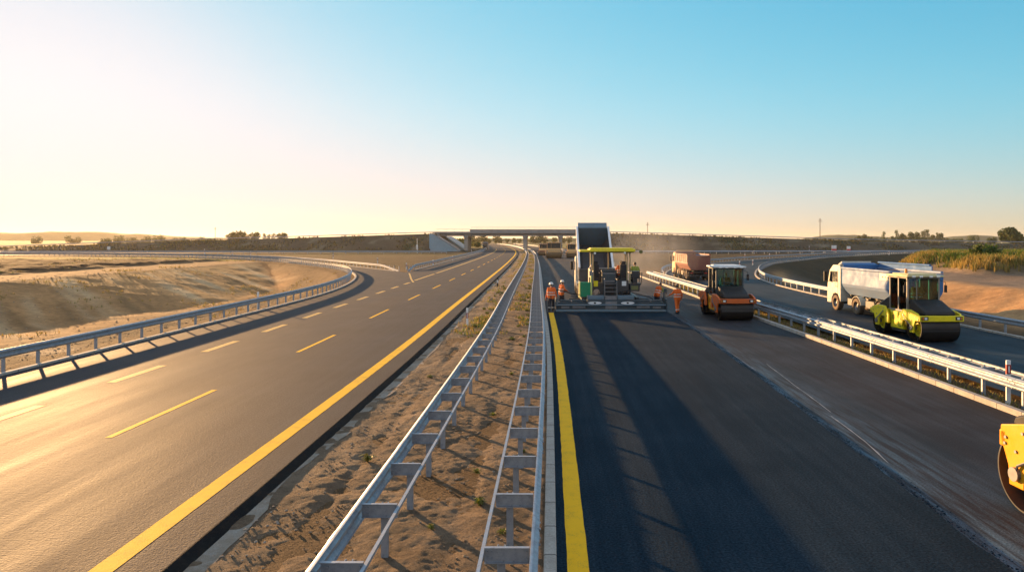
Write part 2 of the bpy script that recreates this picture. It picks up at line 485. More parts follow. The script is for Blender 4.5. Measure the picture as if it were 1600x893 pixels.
PL = smooth_path([(-18.7, -40), (-18.7, 5), (-18.7, 45), (-18.9, 58), (-20.0, 67), (-21.9, 78), (-25, 90), (-31, 106), (-40, 121), (-56, 146), (-72, 163), (-91, 178), (-130, 195), (-200, 207), (-330, 214)])
PG = smooth_path([(-21.4, 100.5), (-24, 104.5), (-30.3, 114.6), (-41.7, 133), (-56.7, 153), (-77, 172), (-100, 188), (-140, 204), (-200, 217), (-330, 224)])
PR = smooth_path([(22.0, -40), (22.0, 10), (22.0, 52), (22.6, 68), (24.2, 80), (26.8, 90), (31.8, 106), (42.5, 133), (71, 179), (111, 225), (163, 262), (229, 292), (330, 318)])
PQ = smooth_path([(13.4, 82), (15, 95), (19, 110), (26, 126), (40, 150), (70, 190), (112, 236), (165, 275), (230, 306), (330, 332)])

def dist_path(X, Y, path):
    """signed distance to a path: positive to its left"""
    best = np.full(X.shape, 1e9); sgn = np.ones(X.shape)
    P = np.array(path)
    for a, b in zip(P[:-1], P[1:]):
        dx, dy = b - a; L2 = dx * dx + dy * dy
        t = np.clip(((X - a[0]) * dx + (Y - a[1]) * dy) / L2, 0, 1)
        d = np.hypot(X - a[0] - t * dx, Y - a[1] - t * dy)
        cr = dx * (Y - a[1]) - dy * (X - a[0])
        k = d < best
        best = np.where(k, d, best); sgn = np.where(k, np.sign(cr), sgn)
    return best * sgn
rng = np.random.default_rng(7)
def vnoise(X, Y, sc, seed=0, oct=4):
    """value noise from hashed lattice"""
    out = np.zeros(np.shape(X)); amp = 1; tot = 0
    for o in range(oct):
        x = np.asarray(X) / sc; y = np.asarray(Y) / sc
        i = np.floor(x).astype(np.int64); j = np.floor(y).astype(np.int64)
        fx = x - i; fy = y - j; fx = fx * fx * (3 - 2 * fx); fy = fy * fy * (3 - 2 * fy)
        def h(a, b):
            k = (a * 374761393 + b * 668265263 + (seed + o) * 974711) & 0x7fffffff
            k = ((k ^ (k >> 13)) * 1274126177) & 0x7fffffff
            return ((k ^ (k >> 16)) & 0xffff) / 65535.0
        v = (h(i, j) * (1 - fx) + h(i + 1, j) * fx) * (1 - fy) + (h(i, j + 1) * (1 - fx) + h(i + 1, j + 1) * fx) * fy
        out += amp * (v - .5); tot += amp; amp *= .5; sc *= .5
    return out / tot * 2
def sm(x, a, b):
    t = np.clip((x - a) / (b - a), 0, 1); return t * t * (3 - 2 * t)

XL, XR_ = -46.0, 21.0
def crest(x):
    return np.where(x < 0, np.interp(x, [-300, -233, -190, -146, -104, -57, XL], [0, .8, 2.3, 4.0, 5.1, 6.6, 6.9]), np.interp(x, [XR_, 32, 127, 200, 300, 420], [7.0, 6.9, 3.9, 2.7, 1.3, 0]))
Y_TOE, Y_CREST = 272.0, 288.0
def height(X, Y):
    z = -.14 + .05 * vnoise(X, Y, 3, 3)
    # left cutting
    dL = dist_path(X, Y, PL)
    wob = 1.0 * vnoise(X, Y, 22, 11, 2)
    toe = 48.5 - 7 * sm(Y, 60, 92)
    b1 = -3.2 * np.clip((dL - 1.5) / 6.5, 0, 1)
    b2 = -3.2 * np.clip((X + 61 + wob) / (61 - toe), 0, 1)
    dep = np.maximum(b1, b2)
    an = X * .70 + Y * .71; al = X * .71 - Y * .70
    gul = (1 * (.10 * vnoise(al * .04, an, 2.2, 5, 4) + .12 * vnoise(al * .06, an, .95, 8, 3)) + .03 * vnoise(X, Y, 2.5, 12, 3)) * sm(-dep, .15, 1.0) * sm(3.25 + dep, 0, .6)
    floor_ = .28 * vnoise(X, Y, 6, 21, 4) * sm(-dep, 2.6, 3.2)
    zl = np.where(dL > 0, dep + gul + floor_, 0)
    zl = np.where(Y > 176, zl * sm(Y, 186, 176), zl)
    # dark topsoil field beyond the cutting
    fe = field_mask(X, Y)
    zl = zl + fe * (.45 + .38 * vnoise(X, Y, 2.4, 31, 4))
    # right side: basin inside the curve, sand bank and plateau beside it
    dR = -dist_path(X, Y, PR)
    q = (Y - 56) * .53 - (X - 27.0) * .85 + 2.0 * vnoise(X, Y, 9, 41, 3)      # >0 towards the basin
    plat = 1.55 * np.clip((dR - 1.6) / 5.2, 0, 1) + .12 * vnoise(X, Y, 4, 43)
    gr = .26 * vnoise((X * .8 + Y * .6) * .15, Y * .8 - X * .6, 1.4, 45, 3) * sm(dR, 1.6, 3.0) * (1 - sm(dR, 6.2, 8.0))
    plat = plat + gr
    bas = -3.4 * np.clip((dR - 1.4) / 9, 0, 1) * (1 - sm(dR, 60, 75)) + .22 * vnoise(X, Y, 5, 47) * sm(dR, 2, 6)
    k = sm(q, -1.0, 7.0)
    k = np.where(Y < 50, k * 0, k)
    zr = np.where(dR > 0, plat * (1 - k) + bas * k, 0)
    vb = veg_mask(X, Y)
    zr = zr + vb * (1.2 + .3 * vnoise(X, Y, 5, 51))
    zr = np.where(dR > 0, zr * (1 - sm(dR, 120, 160)), 0)
    # embankment of the crossing road
    pr = np.clip((Y - Y_TOE) / (Y_CREST - Y_TOE), 0, 1) * np.clip((344 - Y) / 28, 0, 1)
    pr = pr * np.where((X > XL) & (X < XR_), 0, 1)
    E = crest(X) * pr + .25 * vnoise(X, Y, 5, 61) * pr * (1 - pr) * 4
    return np.where(E > .05, np.maximum(E, z + zl + zr), z + zl + zr)
def field_mask(X, Y):
    edge = -70 + 2.0 * vnoise(X, Y, 7, 71, 3)
    near = 91 + (X + 70) * -.05 + 2.5 * vnoise(X, Y, 8, 72, 3)
    return sm(edge - X, 0, 3.0) * sm(Y - near, 0, 3.0) * (1 - sm(Y, 150, 158))
def veg_mask(X, Y):
    e1 = X - (37.0 + .1 * (Y - 60)) + 1.5 * vnoise(X, Y, 5, 81, 3)
    e2 = Y - 59 + 1.5 * vnoise(X, Y, 5, 83, 3)
    return sm(e1, 0, 3) * sm(e2, 0, 3.5) * (1 - sm(Y, 92, 102))

def lines(segs):
    out = []
    for a, b, s in segs:
        n = max(1, int(round((b - a) / s))); out += [a + (b - a) * i / n for i in range(n)]
    out.append(segs[-1][1]); return np.array(out)
gx = lines([(-9000, -3000, 500), (-3000, -700, 120), (-700, -260, 25), (-260, -110, 5), (-110, -76, 1.6), (-76, -46.05, .45), (-46.05, -45.95, .1), (-45.95, -18, .5), (-18, 20.95, 3), (20.95, 21.05, .1), (21.05, 62, .6), (62, 120, 2), (120, 300, 6), (300, 700, 25), (700, 3000, 120), (3000, 9000, 500)])
gy = lines([(-60, 14, 4), (14, 118, .42), (118, 132, .7), (132, 190, 1.6), (190, 270, 3), (270, 350, 2), (350, 700, 20), (700, 3000, 120), (3000, 12000, 500)])
X, Y = np.meshgrid(gx, gy)
Z = height(X, Y)
# soils: ground colours by where each soil lies, some light and shade painted in
def PGd(X, Y): return -dist_path(X, Y, PG)
def soil(X, Y, Z):
    c = np.zeros(X.shape + (3,))
    c[...] = (.15, .092, .046)
    def put(mask, col):
        for k in range(3): c[..., k] = c[..., k] * (1 - mask) + col[k] * mask
    dL = dist_path(X, Y, PL); dR = -dist_path(X, Y, PR)
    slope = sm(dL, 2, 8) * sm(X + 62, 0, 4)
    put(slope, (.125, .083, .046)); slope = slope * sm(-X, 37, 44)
    put(slope, (.46, .245, .10))
    an = X * .70 + Y * .71; al = X * .71 - Y * .70
    st = sm(vnoise(al * .07, an, 2.0, 15, 3), .0, .45)
    put(slope * st, (.55, .36, .19)); put(slope * sm(vnoise(al * .08, an, 1.5, 25, 3), .1, .5), (.28, .16, .07))  # light and dark streaks painted as grazing light on the bank
    put(sm(-Z, 2.6, 3.1) * sm(dL, 3, 8) * sm(vnoise(X, Y, 7, 22), .0, .5), (.30, .225, .145))
    put(sm(-60 - X, -1, 2) * sm(X + 71.5, -1, 1) * (dL > 0), (.27, .16, .082))
    put(sm(-70 - X, 0, 2) * (dL > 0) * (Y < 97), (.27, .16, .082))
    put(field_mask(X, Y), (.040, .025, .015))
    put(sm(-66 - X, 0, 6) * sm(Y, 148, 156) * (1 - sm(Y, 180, 190)) * (dL > 0), (.17, .16, .045))
    put(sm(dR, 1.2, 3), (.52, .30, .135))
    put(sm(dR, 7, 9), (.26, .19, .13))
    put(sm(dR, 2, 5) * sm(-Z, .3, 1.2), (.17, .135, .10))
    put(veg_mask(X, Y), (.16, .13, .05))
    far = sm(Y, 180, 240)
    put(sm(Y, 95, 125) * sm(PGd(X, Y), -1, 3), (.060, .045, .024)); put(far, (.062, .047, .025))  # dark of the shaded ditch put into the soil colour
    put(far * sm(vnoise(X, Y, 60, 91, 3), 0, .3), (.06, .062, .024))
    emb = ((Y > Y_TOE - 2) & (Y < 346) & ((X < XL) | (X > XR_)) & (Z > .1)).astype(float)
    put(emb, (.10, .075, .048)); put(emb * sm(vnoise(X, Y, 9, 93, 4), .0, .5), (.055, .055, .025)); put(emb * sm(vnoise(X, Y, 5, 97, 3), .05, .4), (.16, .13, .085))
    ff = sm(Y, 350, 420)
    strips = np.floor(vnoise(X * .3, Y, 260, 95, 1) * 4)
    put(ff, (.25, .18, .06)); put(ff * (strips % 2 == 0), (.17, .17, .06))
    put(ff * (strips % 3 == 1), (.13, .10, .06))
    return c
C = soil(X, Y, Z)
ny, nx = X.shape
mb = MB()
me = bpy.data.meshes.new('ground')
idx = np.arange(nx * ny).reshape(ny, nx)
F = np.stack([idx[:-1, :-1], idx[:-1, 1:], idx[1:, 1:], idx[1:, :-1]], -1).reshape(-1, 4)
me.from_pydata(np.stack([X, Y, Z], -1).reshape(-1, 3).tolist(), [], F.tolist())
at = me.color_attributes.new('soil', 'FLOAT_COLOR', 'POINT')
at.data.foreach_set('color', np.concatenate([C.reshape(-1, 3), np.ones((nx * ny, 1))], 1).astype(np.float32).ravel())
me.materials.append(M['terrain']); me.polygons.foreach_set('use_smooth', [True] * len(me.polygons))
go = bpy.data.objects.new('ground', me); COL.objects.link(go); tag(go, kind='structure')

def ground_z(x, y):
    return float(height(np.array([[float(x)]]), np.array([[float(y)]]))[0, 0])

# median: rough dirt between the two carriageways, finely modelled near the camera
def median():
    U = np.linspace(-5.1, -.02, 118)
    V = [6.5]
    while V[-1] < 700: V.append(V[-1] + max(.04, V[-1] * .0042))
    V = np.array(V)
    UU, VV = np.meshgrid(U, V)
    XX = UU + cl(VV)
    Zm = -.10 + .035 * vnoise(XX, VV, 1.5, 101, 6) + .035 * vnoise(XX, VV, .35, 105, 4) * sm(vnoise(XX, VV, 2.5, 107), -.3, .4)
    tr = vnoise(XX * .9, VV * .35, .8, 109, 2)
    Zm += .02 * tr + .05 * vnoise(XX, VV * .5, 1.1, 141, 3) - .03 * (np.exp(-((UU + 3.9) / .14) ** 2) + np.exp(-((UU + 1.5) / .2) ** 2)) * sm(vnoise(XX * .2, VV, 6, 143, 2), -.2, .2) + .016 * np.abs(vnoise(XX, VV, .26, 121, 4)) * sm(vnoise(XX, VV, 1.4, 123, 3), -.3, .3) + .012 * vnoise(XX, VV, .11, 125, 2)
    edge = sm(UU, -4.35, -4.9); Zm = Zm * (1 - edge) + (-.095 + .022 * vnoise(XX, VV, .5, 111, 3)) * edge
    edge = sm(UU, -.35, -.12); Zm = Zm * (1 - edge) + (-.05 + .015 * vnoise(XX, VV, .5, 113)) * edge
    r, c = UU.shape
    ii = np.arange(r * c).reshape(r, c)
    F = np.stack([ii[:-1, :-1], ii[:-1, 1:], ii[1:, 1:], ii[1:, :-1]], -1).reshape(-1, 4)
    me = bpy.data.meshes.new('median_ground')
    me.from_pydata(np.stack([XX, VV, Zm], -1).reshape(-1, 3).tolist(), [], F.tolist())
    me.materials.append(M['dirt']); me.polygons.foreach_set('use_smooth', [True] * len(me.polygons))
    o = bpy.data.objects.new('median_ground', me); COL.objects.link(o); tag(o, kind='structure')
median()
def median_z(x, y):
    return -.10 + .035 * float(vnoise(np.array([x]), np.array([y]), 1.5, 101, 6)[0])

# ------------------------------------------------------------------ roads
Y1 = 1500
def slab(name, uL, uR, a, b, z, mat, side=None):
    """road sheet with real edges"""
    mb = MB(); mb.sweep([(uL, z), (uR, z), (uR, z - .3), (uL, z - .3)], [(float(cl(y)), y) for y in ys(a, b)])
    o = mb.build(name, mat, smooth=0); return tag(o, kind='structure')
slab('left_carriageway_road', -18.35, -5.28, -30, Y1, 0, M['asph_old'])
mb = MB(); mb.sweep([(-5.30, -.003), (-5.26, .0), (-5.07, -.10), (-5.0, -.3), (-5.30, -.3)], lane(0, -30, 500))
tag(mb.build('road_tar_edge', M['tar'], smooth=0), kind='structure')
M['dust'] = dirt_mat('pale_dust', (.36, .31, .25), (.27, .215, .155), (.40, .37, .33), 2.0, .6)
# grey dust strip along the tar edge
U0 = [(p[0] + .0, p[1]) for p in lane(-5.08, -30, 120, .25)]
U1 = [(p[0] + max(.0, .22 * float(vnoise(np.array([0.]), np.array([p[1]]), 1.6, 7, 4)[0]) * 1.6 + .26), p[1]) for p in U0]
strip('road_edge_dust_strip', U0, U1, -.091, M['dust'])
# right carriageway: base course, then the fresh layer as far as the paver
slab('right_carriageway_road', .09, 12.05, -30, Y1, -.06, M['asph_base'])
ed = [(-30, 5.9), (5, 6.1), (9.5, 6.32), (15, 6.55), (25, 6.95), (35, 7.25), (43.6, 7.42)]
yy = np.arange(-30, 43.7, .15).tolist() + [43.7]
lft = [(.09 + float(cl(y)), y) for y in yy]
rgt = [(.035 * float(vnoise(np.array([1.]), np.array([y]), .5, 19, 2)[0]) + np.interp(y, [e[0] for e in ed], [e[1] for e in ed]) + .022 * float(vnoise(np.array([0.]), np.array([y]), 1.1, 9, 3)[0]), y) for y in yy]
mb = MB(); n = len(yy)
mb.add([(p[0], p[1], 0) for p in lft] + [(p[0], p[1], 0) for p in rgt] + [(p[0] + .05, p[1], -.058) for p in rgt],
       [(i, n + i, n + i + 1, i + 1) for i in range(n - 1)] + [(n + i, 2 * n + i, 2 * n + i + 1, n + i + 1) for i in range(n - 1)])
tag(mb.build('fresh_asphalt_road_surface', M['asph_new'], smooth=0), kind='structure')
# ramps
def between(pa, pb, n=160):
    def rs(p):
        q = resample(p, .5); L = len(q); return [(q[int(i * (L - 1) / n)].x, q[int(i * (L - 1) / n)].y) for i in range(n + 1)]
    return rs(pa), rs(pb)
pl = [p for p in offset(PL, .62) if p[1] > 40]
pg = [(-15, 40), (-15, 72), (-17.5, 90), (-19.6, 97.5)] + [p for p in offset(PG, -.62)][1:]
a_, b_ = between(pl, smooth_path(pg, 2, 1)); strip('exit_ramp_road', a_, b_, -.006, M['asph_old'])
pr = [(p[0], p[1]) for p in offset(PR, -.5)]
pq = [(13.55, -40), (13.55, 60), (13.6, 82)] + offset(PQ, .6)[2:]
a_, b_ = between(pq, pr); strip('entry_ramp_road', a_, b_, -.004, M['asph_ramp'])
# lower road at the foot of the embankment, the road over the bridge
strip('crossing_ramp_road', [(-30, 236), (-100, 232), (-330, 228)], [(-30, 229), (-100, 225), (-330, 221)], -.02, M['asph_old'])
strip('crossing_ramp_road', [(24, 236), (100, 240), (180, 247)], [(24, 229), (100, 233), (180, 240)], -.02, M['asph_old'])
def over(xs, sgn=1):
    mb = MB(); n = len(xs)
    mb.add([(x, 292.5, float(crest(np.array(x))) + .06) for x in xs] + [(x, 307.5, float(crest(np.array(x))) + .06) for x in xs], [(i, i + 1, n + i + 1, n + i) for i in range(n - 1)])
    tag(mb.build('overpass_road', M['asph_old'], smooth=0), kind='structure')
over(list(np.linspace(-300, -46, 30))); over(list(np.linspace(21, 420, 40)))

# ------------------------------------------------------------------ road markings
def marks(name, mat, items, z=.004):
    mb = MB()
    for u0, u1, a, b in items:
        p = [(float(cl(y)), y) for y in np.arange(a, b + 1e-6, (b - a) / max(1, int((b - a) / (.12 if a < 40 else 6))))]
        n = len(p)
        e0 = .009 * vnoise(np.full(n, u0), np.array([q[1] for q in p]), .3, 3, 3); e1 = .009 * vnoise(np.full(n, u1), np.array([q[1] for q in p]), .3, 5, 3)
        mb.add([(q[0] + u0 + e, q[1], z) for q, e in zip(p, e0)] + [(q[0] + u1 + e, q[1], z) for q, e in zip(p, e1)], [(i, n + i, n + i + 1, i + 1) for i in range(n - 1)])
    o = mb.build(name, mat, smooth=0); return tag(o, kind='structure')
marks('road_marking', M['yellow_line'], [(-6.27, -5.93, -20, 120), (-6.27, -5.93, 120, 700)])
marks('road_marking', M['yellow_line'], [(.235, .535, -20, 43.4)])
marks('road_marking', M['yellow_line'], [(-10.13, -9.97, 16.0 - 12.15 + 12.15 * i, 21.1 - 12.15 + 12.15 * i) for i in range(40)])
marks('road_marking', M['cream_line'], [(-13.98, -13.68, 16.1 + 6.07 * i, 19.1 + 6.07 * i) for i in range(-3, 10)] + [(-14.1, -13.8, 77.5, 92), (-14.1, -13.8, 94, 330)])
gp = smooth_path([(-14.2, 74), (-15.6, 80), (-17.4, 88.5), (-18.6, 94)], .7, 1)
strip('road_marking', offset(gp, -.1), offset(gp, .1), .006, M['cream_line'])
# thin white spill lines on the base course
def spill(pts, w, seed):
    p = resample(pts, .22); L = []; Rr = []
    for i, q in enumerate(p):
        ww = w * (.35 + .9 * abs(float(vnoise(np.array([q.y * 3.0]), np.array([seed * 5.]), 1.0, seed, 3)[0]))) 
        o = .03 * float(vnoise(np.array([q.y]), np.array([1.]), 1.2, seed + 3, 3)[0])
        L.append((q.x + o - ww, q.y)); Rr.append((q.x + o + ww, q.y))
    strip('road_spill_line', L, Rr, -.054, M['spill'])
M['spill'] = dirt_mat('pale_spill', (.20, .22, .23), (.30, .32, .34), (.10, .11, .12), 3, .3)
spill([(8.0, 25.8), (7.75, 22.5), (7.45, 18.6)], .022, 3)
spill([(7.3, 18.2), (7.15, 16.0), (6.95, 14.4)], .025, 5)
spill([(7.35, 29), (7.2, 24.5)], .02, 8)

# ------------------------------------------------------------------ kerbs
def kerb(name, path, w, z0, z1, chunk=None):
    mb = MB(); mb.sweep([(0, z0), (0, z1 - .015), (.015, z1), (w - .015, z1), (w, z1 - .015), (w, z0)], path)
    return tag(mb.build(name, M['kerb'], smooth=0), kind='structure')
def kerb_mat():
    m, nt, b = new_mat('kerb_concrete'); v = objco(nt)
    n = noise(nt, v, 2.5, 8, .7); n3 = noise(nt, v, 30, 3)
    wv = N(nt, 'ShaderNodeTexWave'); wv.wave_type = 'BANDS'; wv.bands_direction = 'Y'; wv.inputs['Scale'].default_value = .314; wv.inputs['Distortion'].default_value = 0
    nt.links.new(v, wv.inputs['Vector'])
    c = mixc(nt, ramp(nt, n, [(.35, 0), (.7, 1)]), (.43, .39, .34), (.30, .265, .22))
    c = mixc(nt, ramp(nt, wv.outputs['Fac'], [(.0, 1), (.004, 0)]), c, (.06, .05, .04))
    c = mixc(nt, .5, c, ramp(nt, n3, [(.3, .35), (.7, .68)]), 'OVERLAY')
    nt.links.new(c, b.inputs['Base Color']); b.inputs['Roughness'].default_value = .9
    bump(nt, b, n3, .3, .01)
    return m
M['kerb'] = kerb_mat()
kerb('median_kerb', lane(-.09, -30, 600), .18, -.3, .03)
kerb('verge_kerb', lane(12.05, -30, 600), .2, -.3, .09)
kerb('verge_kerb', [p for p in offset(PL, .42) if p[1] < 176], .2, -.3, .08)
kerb('verge_kerb', [p for p in offset(PG, -.62)], .2, -.3, .08)
kerb('verge_kerb', [p for p in offset(PR, -.55)], .2, -.3, .09)
kerb('verge_kerb', [p for p in offset(PQ, .4)], .2, -.3, .09)
kerb('verge_kerb', lane(-18.6, 103, 600), .2, -.3, .08)

# ------------------------------------------------------------------ guard rails
W_OUT = [(0, .75), (.028, .745), (.04, .73), (.083, .70), (.083, .665), (.02, .62), (.02, .575), (.083, .53), (.083, .49), (.04, .455), (.028, .44), (0, .435)]
W_PROF = W_OUT + [(o - .008, z) for o, z in reversed(W_OUT)]
def mirror_(p): return p
def mirror(p, s): return [(o * s, z) for o, z in p]
def post_mesh(sgn):
    """C-section post, about 1 m of it above the ground"""
    mb = MB(); t = .008
    mb.bb(-.05, .05, 0, t, -.35, .715); mb.bb(-.05, -.05 + t, t, .06, -.35, .715); mb.bb(.05 - t, .05, t, .06, -.35, .715)
    mb.bb(-.05, -.03, .06, .06 + t, -.35, .715); mb.bb(.03, .05, .06, .06 + t, -.35, .715)
    return mb
def far_posts(root, pts, name='post'):
    mb = MB()
    for x, y in pts: mb.bb(x - .05, x + .05, y - .03, y + .03, -.4, .7)
    o = mb.build(name, M['galv'], root, smooth=0); o['kind'] = 'stuff'; return o
def guard_rail(label, path, face, spacing=1.82, start=0, double=None, spacer=0, group='guard rails along the roads', individual=100, rear=None, ends=True):
    """face +1: the beam faces right of the path; spacer: bracket length; double: offset of a second beam at the back; rear: offset of a thin rear strap"""
    root = thing('guard_rail', label, 'guard rail', (0, 0, 0), 0, group)
    mb = MB(); mb.sweep(mirror(W_PROF, face), path)
    mb.build('beam', M['galv'], root, smooth=25)
    jq = [p for p in resample(path, 4.0) if start - 4 < p.y < 62 and p.z == 0]
    if len(jq) > 1:
        jn = normals([(p.x, p.y) for p in jq]); J = MB()
        J.sweep([(o + (.006 if o > .02 else .003), z) for o, z in mirror_(W_OUT)] + [(o - .002, z) for o, z in reversed(W_OUT)], [(0, -.17), (0, .17)])
        for bz in (.70, .49):
            for by in (-.1, .1): J.cyl((.08, by, bz - .02), (.104, by, bz - .02), .016, n=8)
        for bz in (.597,):
            for by in (-.1, .1): J.cyl((.02, by, bz), (.042, by, bz), .016, n=8)
        js = None
        for p, n_ in zip(jq, jn):
            a = math.atan2(n_[1], n_[0]) + (0 if face > 0 else math.pi)
            if js is None: js = J.build('beam_joint', M['galv'], root, smooth=25); js.location = (p.x, p.y, 0); js.rotation_euler = (0, 0, a)
            else: copy_part(js, root, (p.x, p.y, 0), a)
    if double is not None:
        mb = MB(); mb.sweep([(double - face * o, z) for o, z in W_PROF], path); mb.build('beam', M['galv'], root, smooth=25)
    if rear is not None:
        mb = MB(); e = .022
        mb.sweep([(rear - e, .642), (rear + e, .642), (rear + e, .688), (rear - e, .688)], path); mb.build('rear_strap', M['galv'], root, smooth=0)
    q = resample(path, spacing); nn = normals([(p.x, p.y) for p in q])
    po = (rear * .62 if rear is not None else (double / 2 if double is not None else -face * .075))
    pts = [(p.x + n[0] * po, p.y + n[1] * po, math.atan2(-n[0], n[1]) * 0 + math.atan2(n[1], n[0])) for p, n in zip(q, nn)]
    vis = [i for i in range(len(pts)) if pts[i][1] > start]
    src = post_mesh(face).build('post', M['galv'], root, smooth=0)
    sp = None
    if rear is not None or double is not None:
        mb = MB()
        L = abs(rear if rear is not None else double); s = math.copysign(1, rear if rear is not None else double)
        x0, x1 = sorted((s * .02 - po, s * (L - .02) - po))
        if rear is not None:
            mb.bb(x0, x1, -.006, .0, .53, .715); mb.bb(x0, x1, -.05, .004, .715, .722); mb.bb(x0, x1, -.04, .002, .523, .53)
            for bx in (x0 + .04, x0 + .09, x1 - .04):
                for bz in (.58, .66): mb.cyl((bx, -.03, bz), (bx, .0, bz), .011, n=6)
        else:
            mb.bb(x0, x1, -.03, .03, .60, .70)
            mb.cyl((x0 + (x1 - x0) * .5, 0, .70), (x0 + (x1 - x0) * .5, 0, .765), .03, n=8)
        sp = mb.build('spacer', M['galv'], root, smooth=0)
    first = True
    for c, i in enumerate(vis[:individual]):
        x, y, a = pts[i]
        if first:
            src.location = (x, y, 0); src.rotation_euler = (0, 0, a)
            if sp: sp.location = (x, y, 0); sp.rotation_euler = (0, 0, a)
            first = False
        else:
            copy_part(src, root, (x, y, 0), a)
            if sp: copy_part(sp, root, (x, y, 0), a)
    rest = [pts[i][:2] for i in vis[individual:]]
    if rest: far_posts(root, rest)
    return root
def terminal(path, n=9):
    """the last beam dives into the ground"""
    out = []
    L = len(path)
    for i, p in enumerate(path):
        out.append((p[0], p[1], 0)); 
    return out

gl = lambda u, a, b: [(p.x, p.y) for p in resample(lane(u, a, b, .5), 1.0 if b < 300 else 2.0)]
guard_rail('galvanised median guard rail on bare dirt nearer the left carriageway', gl(-2.72, 1, 640), -1, 1.82, 4, rear=.55)
guard_rail('galvanised median guard rail beside the concrete kerb and the fresh asphalt', gl(-.23, 1.4, 640), 1, 1.82, 4, rear=-.60)
def path_len(p): return sum(math.hypot(b[0] - a[0], b[1] - a[1]) for a, b in zip(p, p[1:]))
guard_rail('grey guard rail curving left past the sand cutting along the exit ramp', [p for p in PL if p[1] > 6], 1, 1.65, 10)
rp = [(p[0], p[1], 0) for p in PG]
for i, z in enumerate([-.62, -.45, -.25, -.08]): rp[i] = (rp[i][0], rp[i][1], z)
guard_rail('sunlit guard rail across the exit ramp with its end dipping into the ground', rp, -1, 2.0, 10)
rp = [(p[0], p[1], 0) for p in lane(-19.0, 101, 620, .5)]
for i, z in enumerate([-.62, -.40, -.18, -.03]): rp[i] = (rp[i][0], rp[i][1], z)
guard_rail('guard rail outside the left carriageway from the gore up to the bridge', rp, 1, 2.0, 10)
guard_rail('double sunlit guard rail between right carriageway and entry ramp', gl(12.62, 3, 84) , -1, 1.82, 8, double=.66)
guard_rail('sunlit guard rail far along right carriageway bending away beyond the bridge', gl(12.62, 120, 640), -1, 2.0, 10)
guard_rail('guard rail below the sand bank curving round inside the entry ramp', [p for p in PR if p[1] > 8], -1, 2.0, 10)
guard_rail('far guard rail outside the curving entry ramp', PQ, 1, 2.0, 10)
def small_rail(label, path, zf=None, step=4.0, h=.75, back=True):
    mb = MB(); p = [(a.x, a.y, (zf(a.x) if zf else 0)) for a in resample(path, 4)]
    mb.sweep([(.0, h - .31), (.08, h - .2), (.08, h - .08), (.0, h), (-.02, h), (-.02, h - .31)], p)
    for a in resample(path, step):
        z = zf(a.x) if zf else 0
        mb.bb(a.x - .06, a.x + .06, a.y - .05, a.y + .05, z - .3, z + h - .05)
    o = mb.build('guard_rail', M['galv'], smooth=0)
    return tag(o, label, 'guard rail', 'guard rails along the roads')
small_rail('near guard rail of the road at the foot of the left embankment', [(-33, 228), (-100, 224), (-330, 219.5)])
small_rail('far guard rail of the road at the foot of the left embankment', [(-36, 237), (-100, 233), (-330, 229)])
small_rail('near guard rail of the road at the foot of the right embankment', [(27, 228), (100, 232), (150, 236)])
small_rail('far guard rail of the road at the foot of the right embankment', [(27, 237), (100, 241), (170, 247)])
zc = lambda x: float(crest(np.array(x)))
small_rail('railing on top of the left embankment leading up to the bridge', [(-290, 291), (-47, 291)], zc, 12, .85)
small_rail('railing on top of the right embankment descending from the bridge', [(22, 291), (400, 291)], zc, 12, .85)

# ------------------------------------------------------------------ the bridge
br = thing('road_bridge', 'long flat concrete road bridge crossing the highway in the distance', 'bridge', (-12, 300, 0))
def P(name, mb, mat, root, **k):
    o = mb.build(name, mat, None, **k); o.parent = root
    o.matrix_parent_inverse = Matrix.Translation(root.location).inverted() if root.rotation_euler.z == 0 else root.matrix_basis.inverted()
    return o
mb = MB()
for k in range(4):
    y = 293.6 + k * 4.2
    mb.prism([(-.55, 5.95), (.55, 5.95), (.55, 6.15), (.22, 6.3), (.22, 7.0), (.6, 7.12), (-.6, 7.12), (-.22, 7.0), (-.22, 6.3), (-.55, 6.15)], 'x', XL - 1.5, XR_ + 1.5, 0, Matrix.Translation((0, y, 0)))
P('girder', mb, M['concrete_dark'], br, bevel=0)
mb = MB(); mb.bb(XL - 2, XR_ + 2, 292, 308, 7.123, 7.42); P('deck', mb, M['concrete_dark'], br)
for y0 in (291.9, 307.8):
    mb = MB(); mb.bb(-32.6, 24, y0, y0 + .3, 7.1, 8.55); mb.bb(XL - 2, -32.6, y0, y0 + .3, 7.1, 7.75); mb.bb(-32.7, 24, y0 - .06, y0 + .36, 8.553, 8.7)
    P('parapet', mb, M['concrete_dark'], br)
mb = MB()
for x in np.arange(-32, 23, 2.2): mb.cyl((x, 292.05, 8.6), (x, 292.05, 9.7), .05, n=6)
mb.tube([(-32, 292.05, 9.7), (23, 292.05, 9.7)], .035, 6); mb.tube([(-32, 292.05, 9.2), (23, 292.05, 9.2)], .025, 6)
P('fence_rail', mb, M['galv'], br)
mb = MB(); mb.cyl((XL - 1, 292.05, 8.75), (-32.6, 292.05, 8.75), .07, n=6)
for x in (-46, -42.5, -39, -35.8): mb.cyl((x, 292.05, 7.6), (x, 292.05, 8.75), .05, n=6)
P('hand_rail', mb, M['galv'], br)
for x in (-34.4, -9.8, 5.0):
    mb = MB()
    for y in (294.2, 300, 305.8): mb.bb(x - .75, x + .75, y - .75, y + .75, -.4, 5.2)
    P('pier', mb, M['concrete'], br, bevel=.12)
    mb = MB(); mb.bb(x - .95, x + .95, 292.4, 307.6, 5.2, 5.95); P('pier_cap', mb, M['concrete_dark'], br)
ab = thing('bridge_abutment', 'concrete abutment with shade-tinted triangular wing wall at left end of the bridge', 'abutment', (XL, 276, 0))
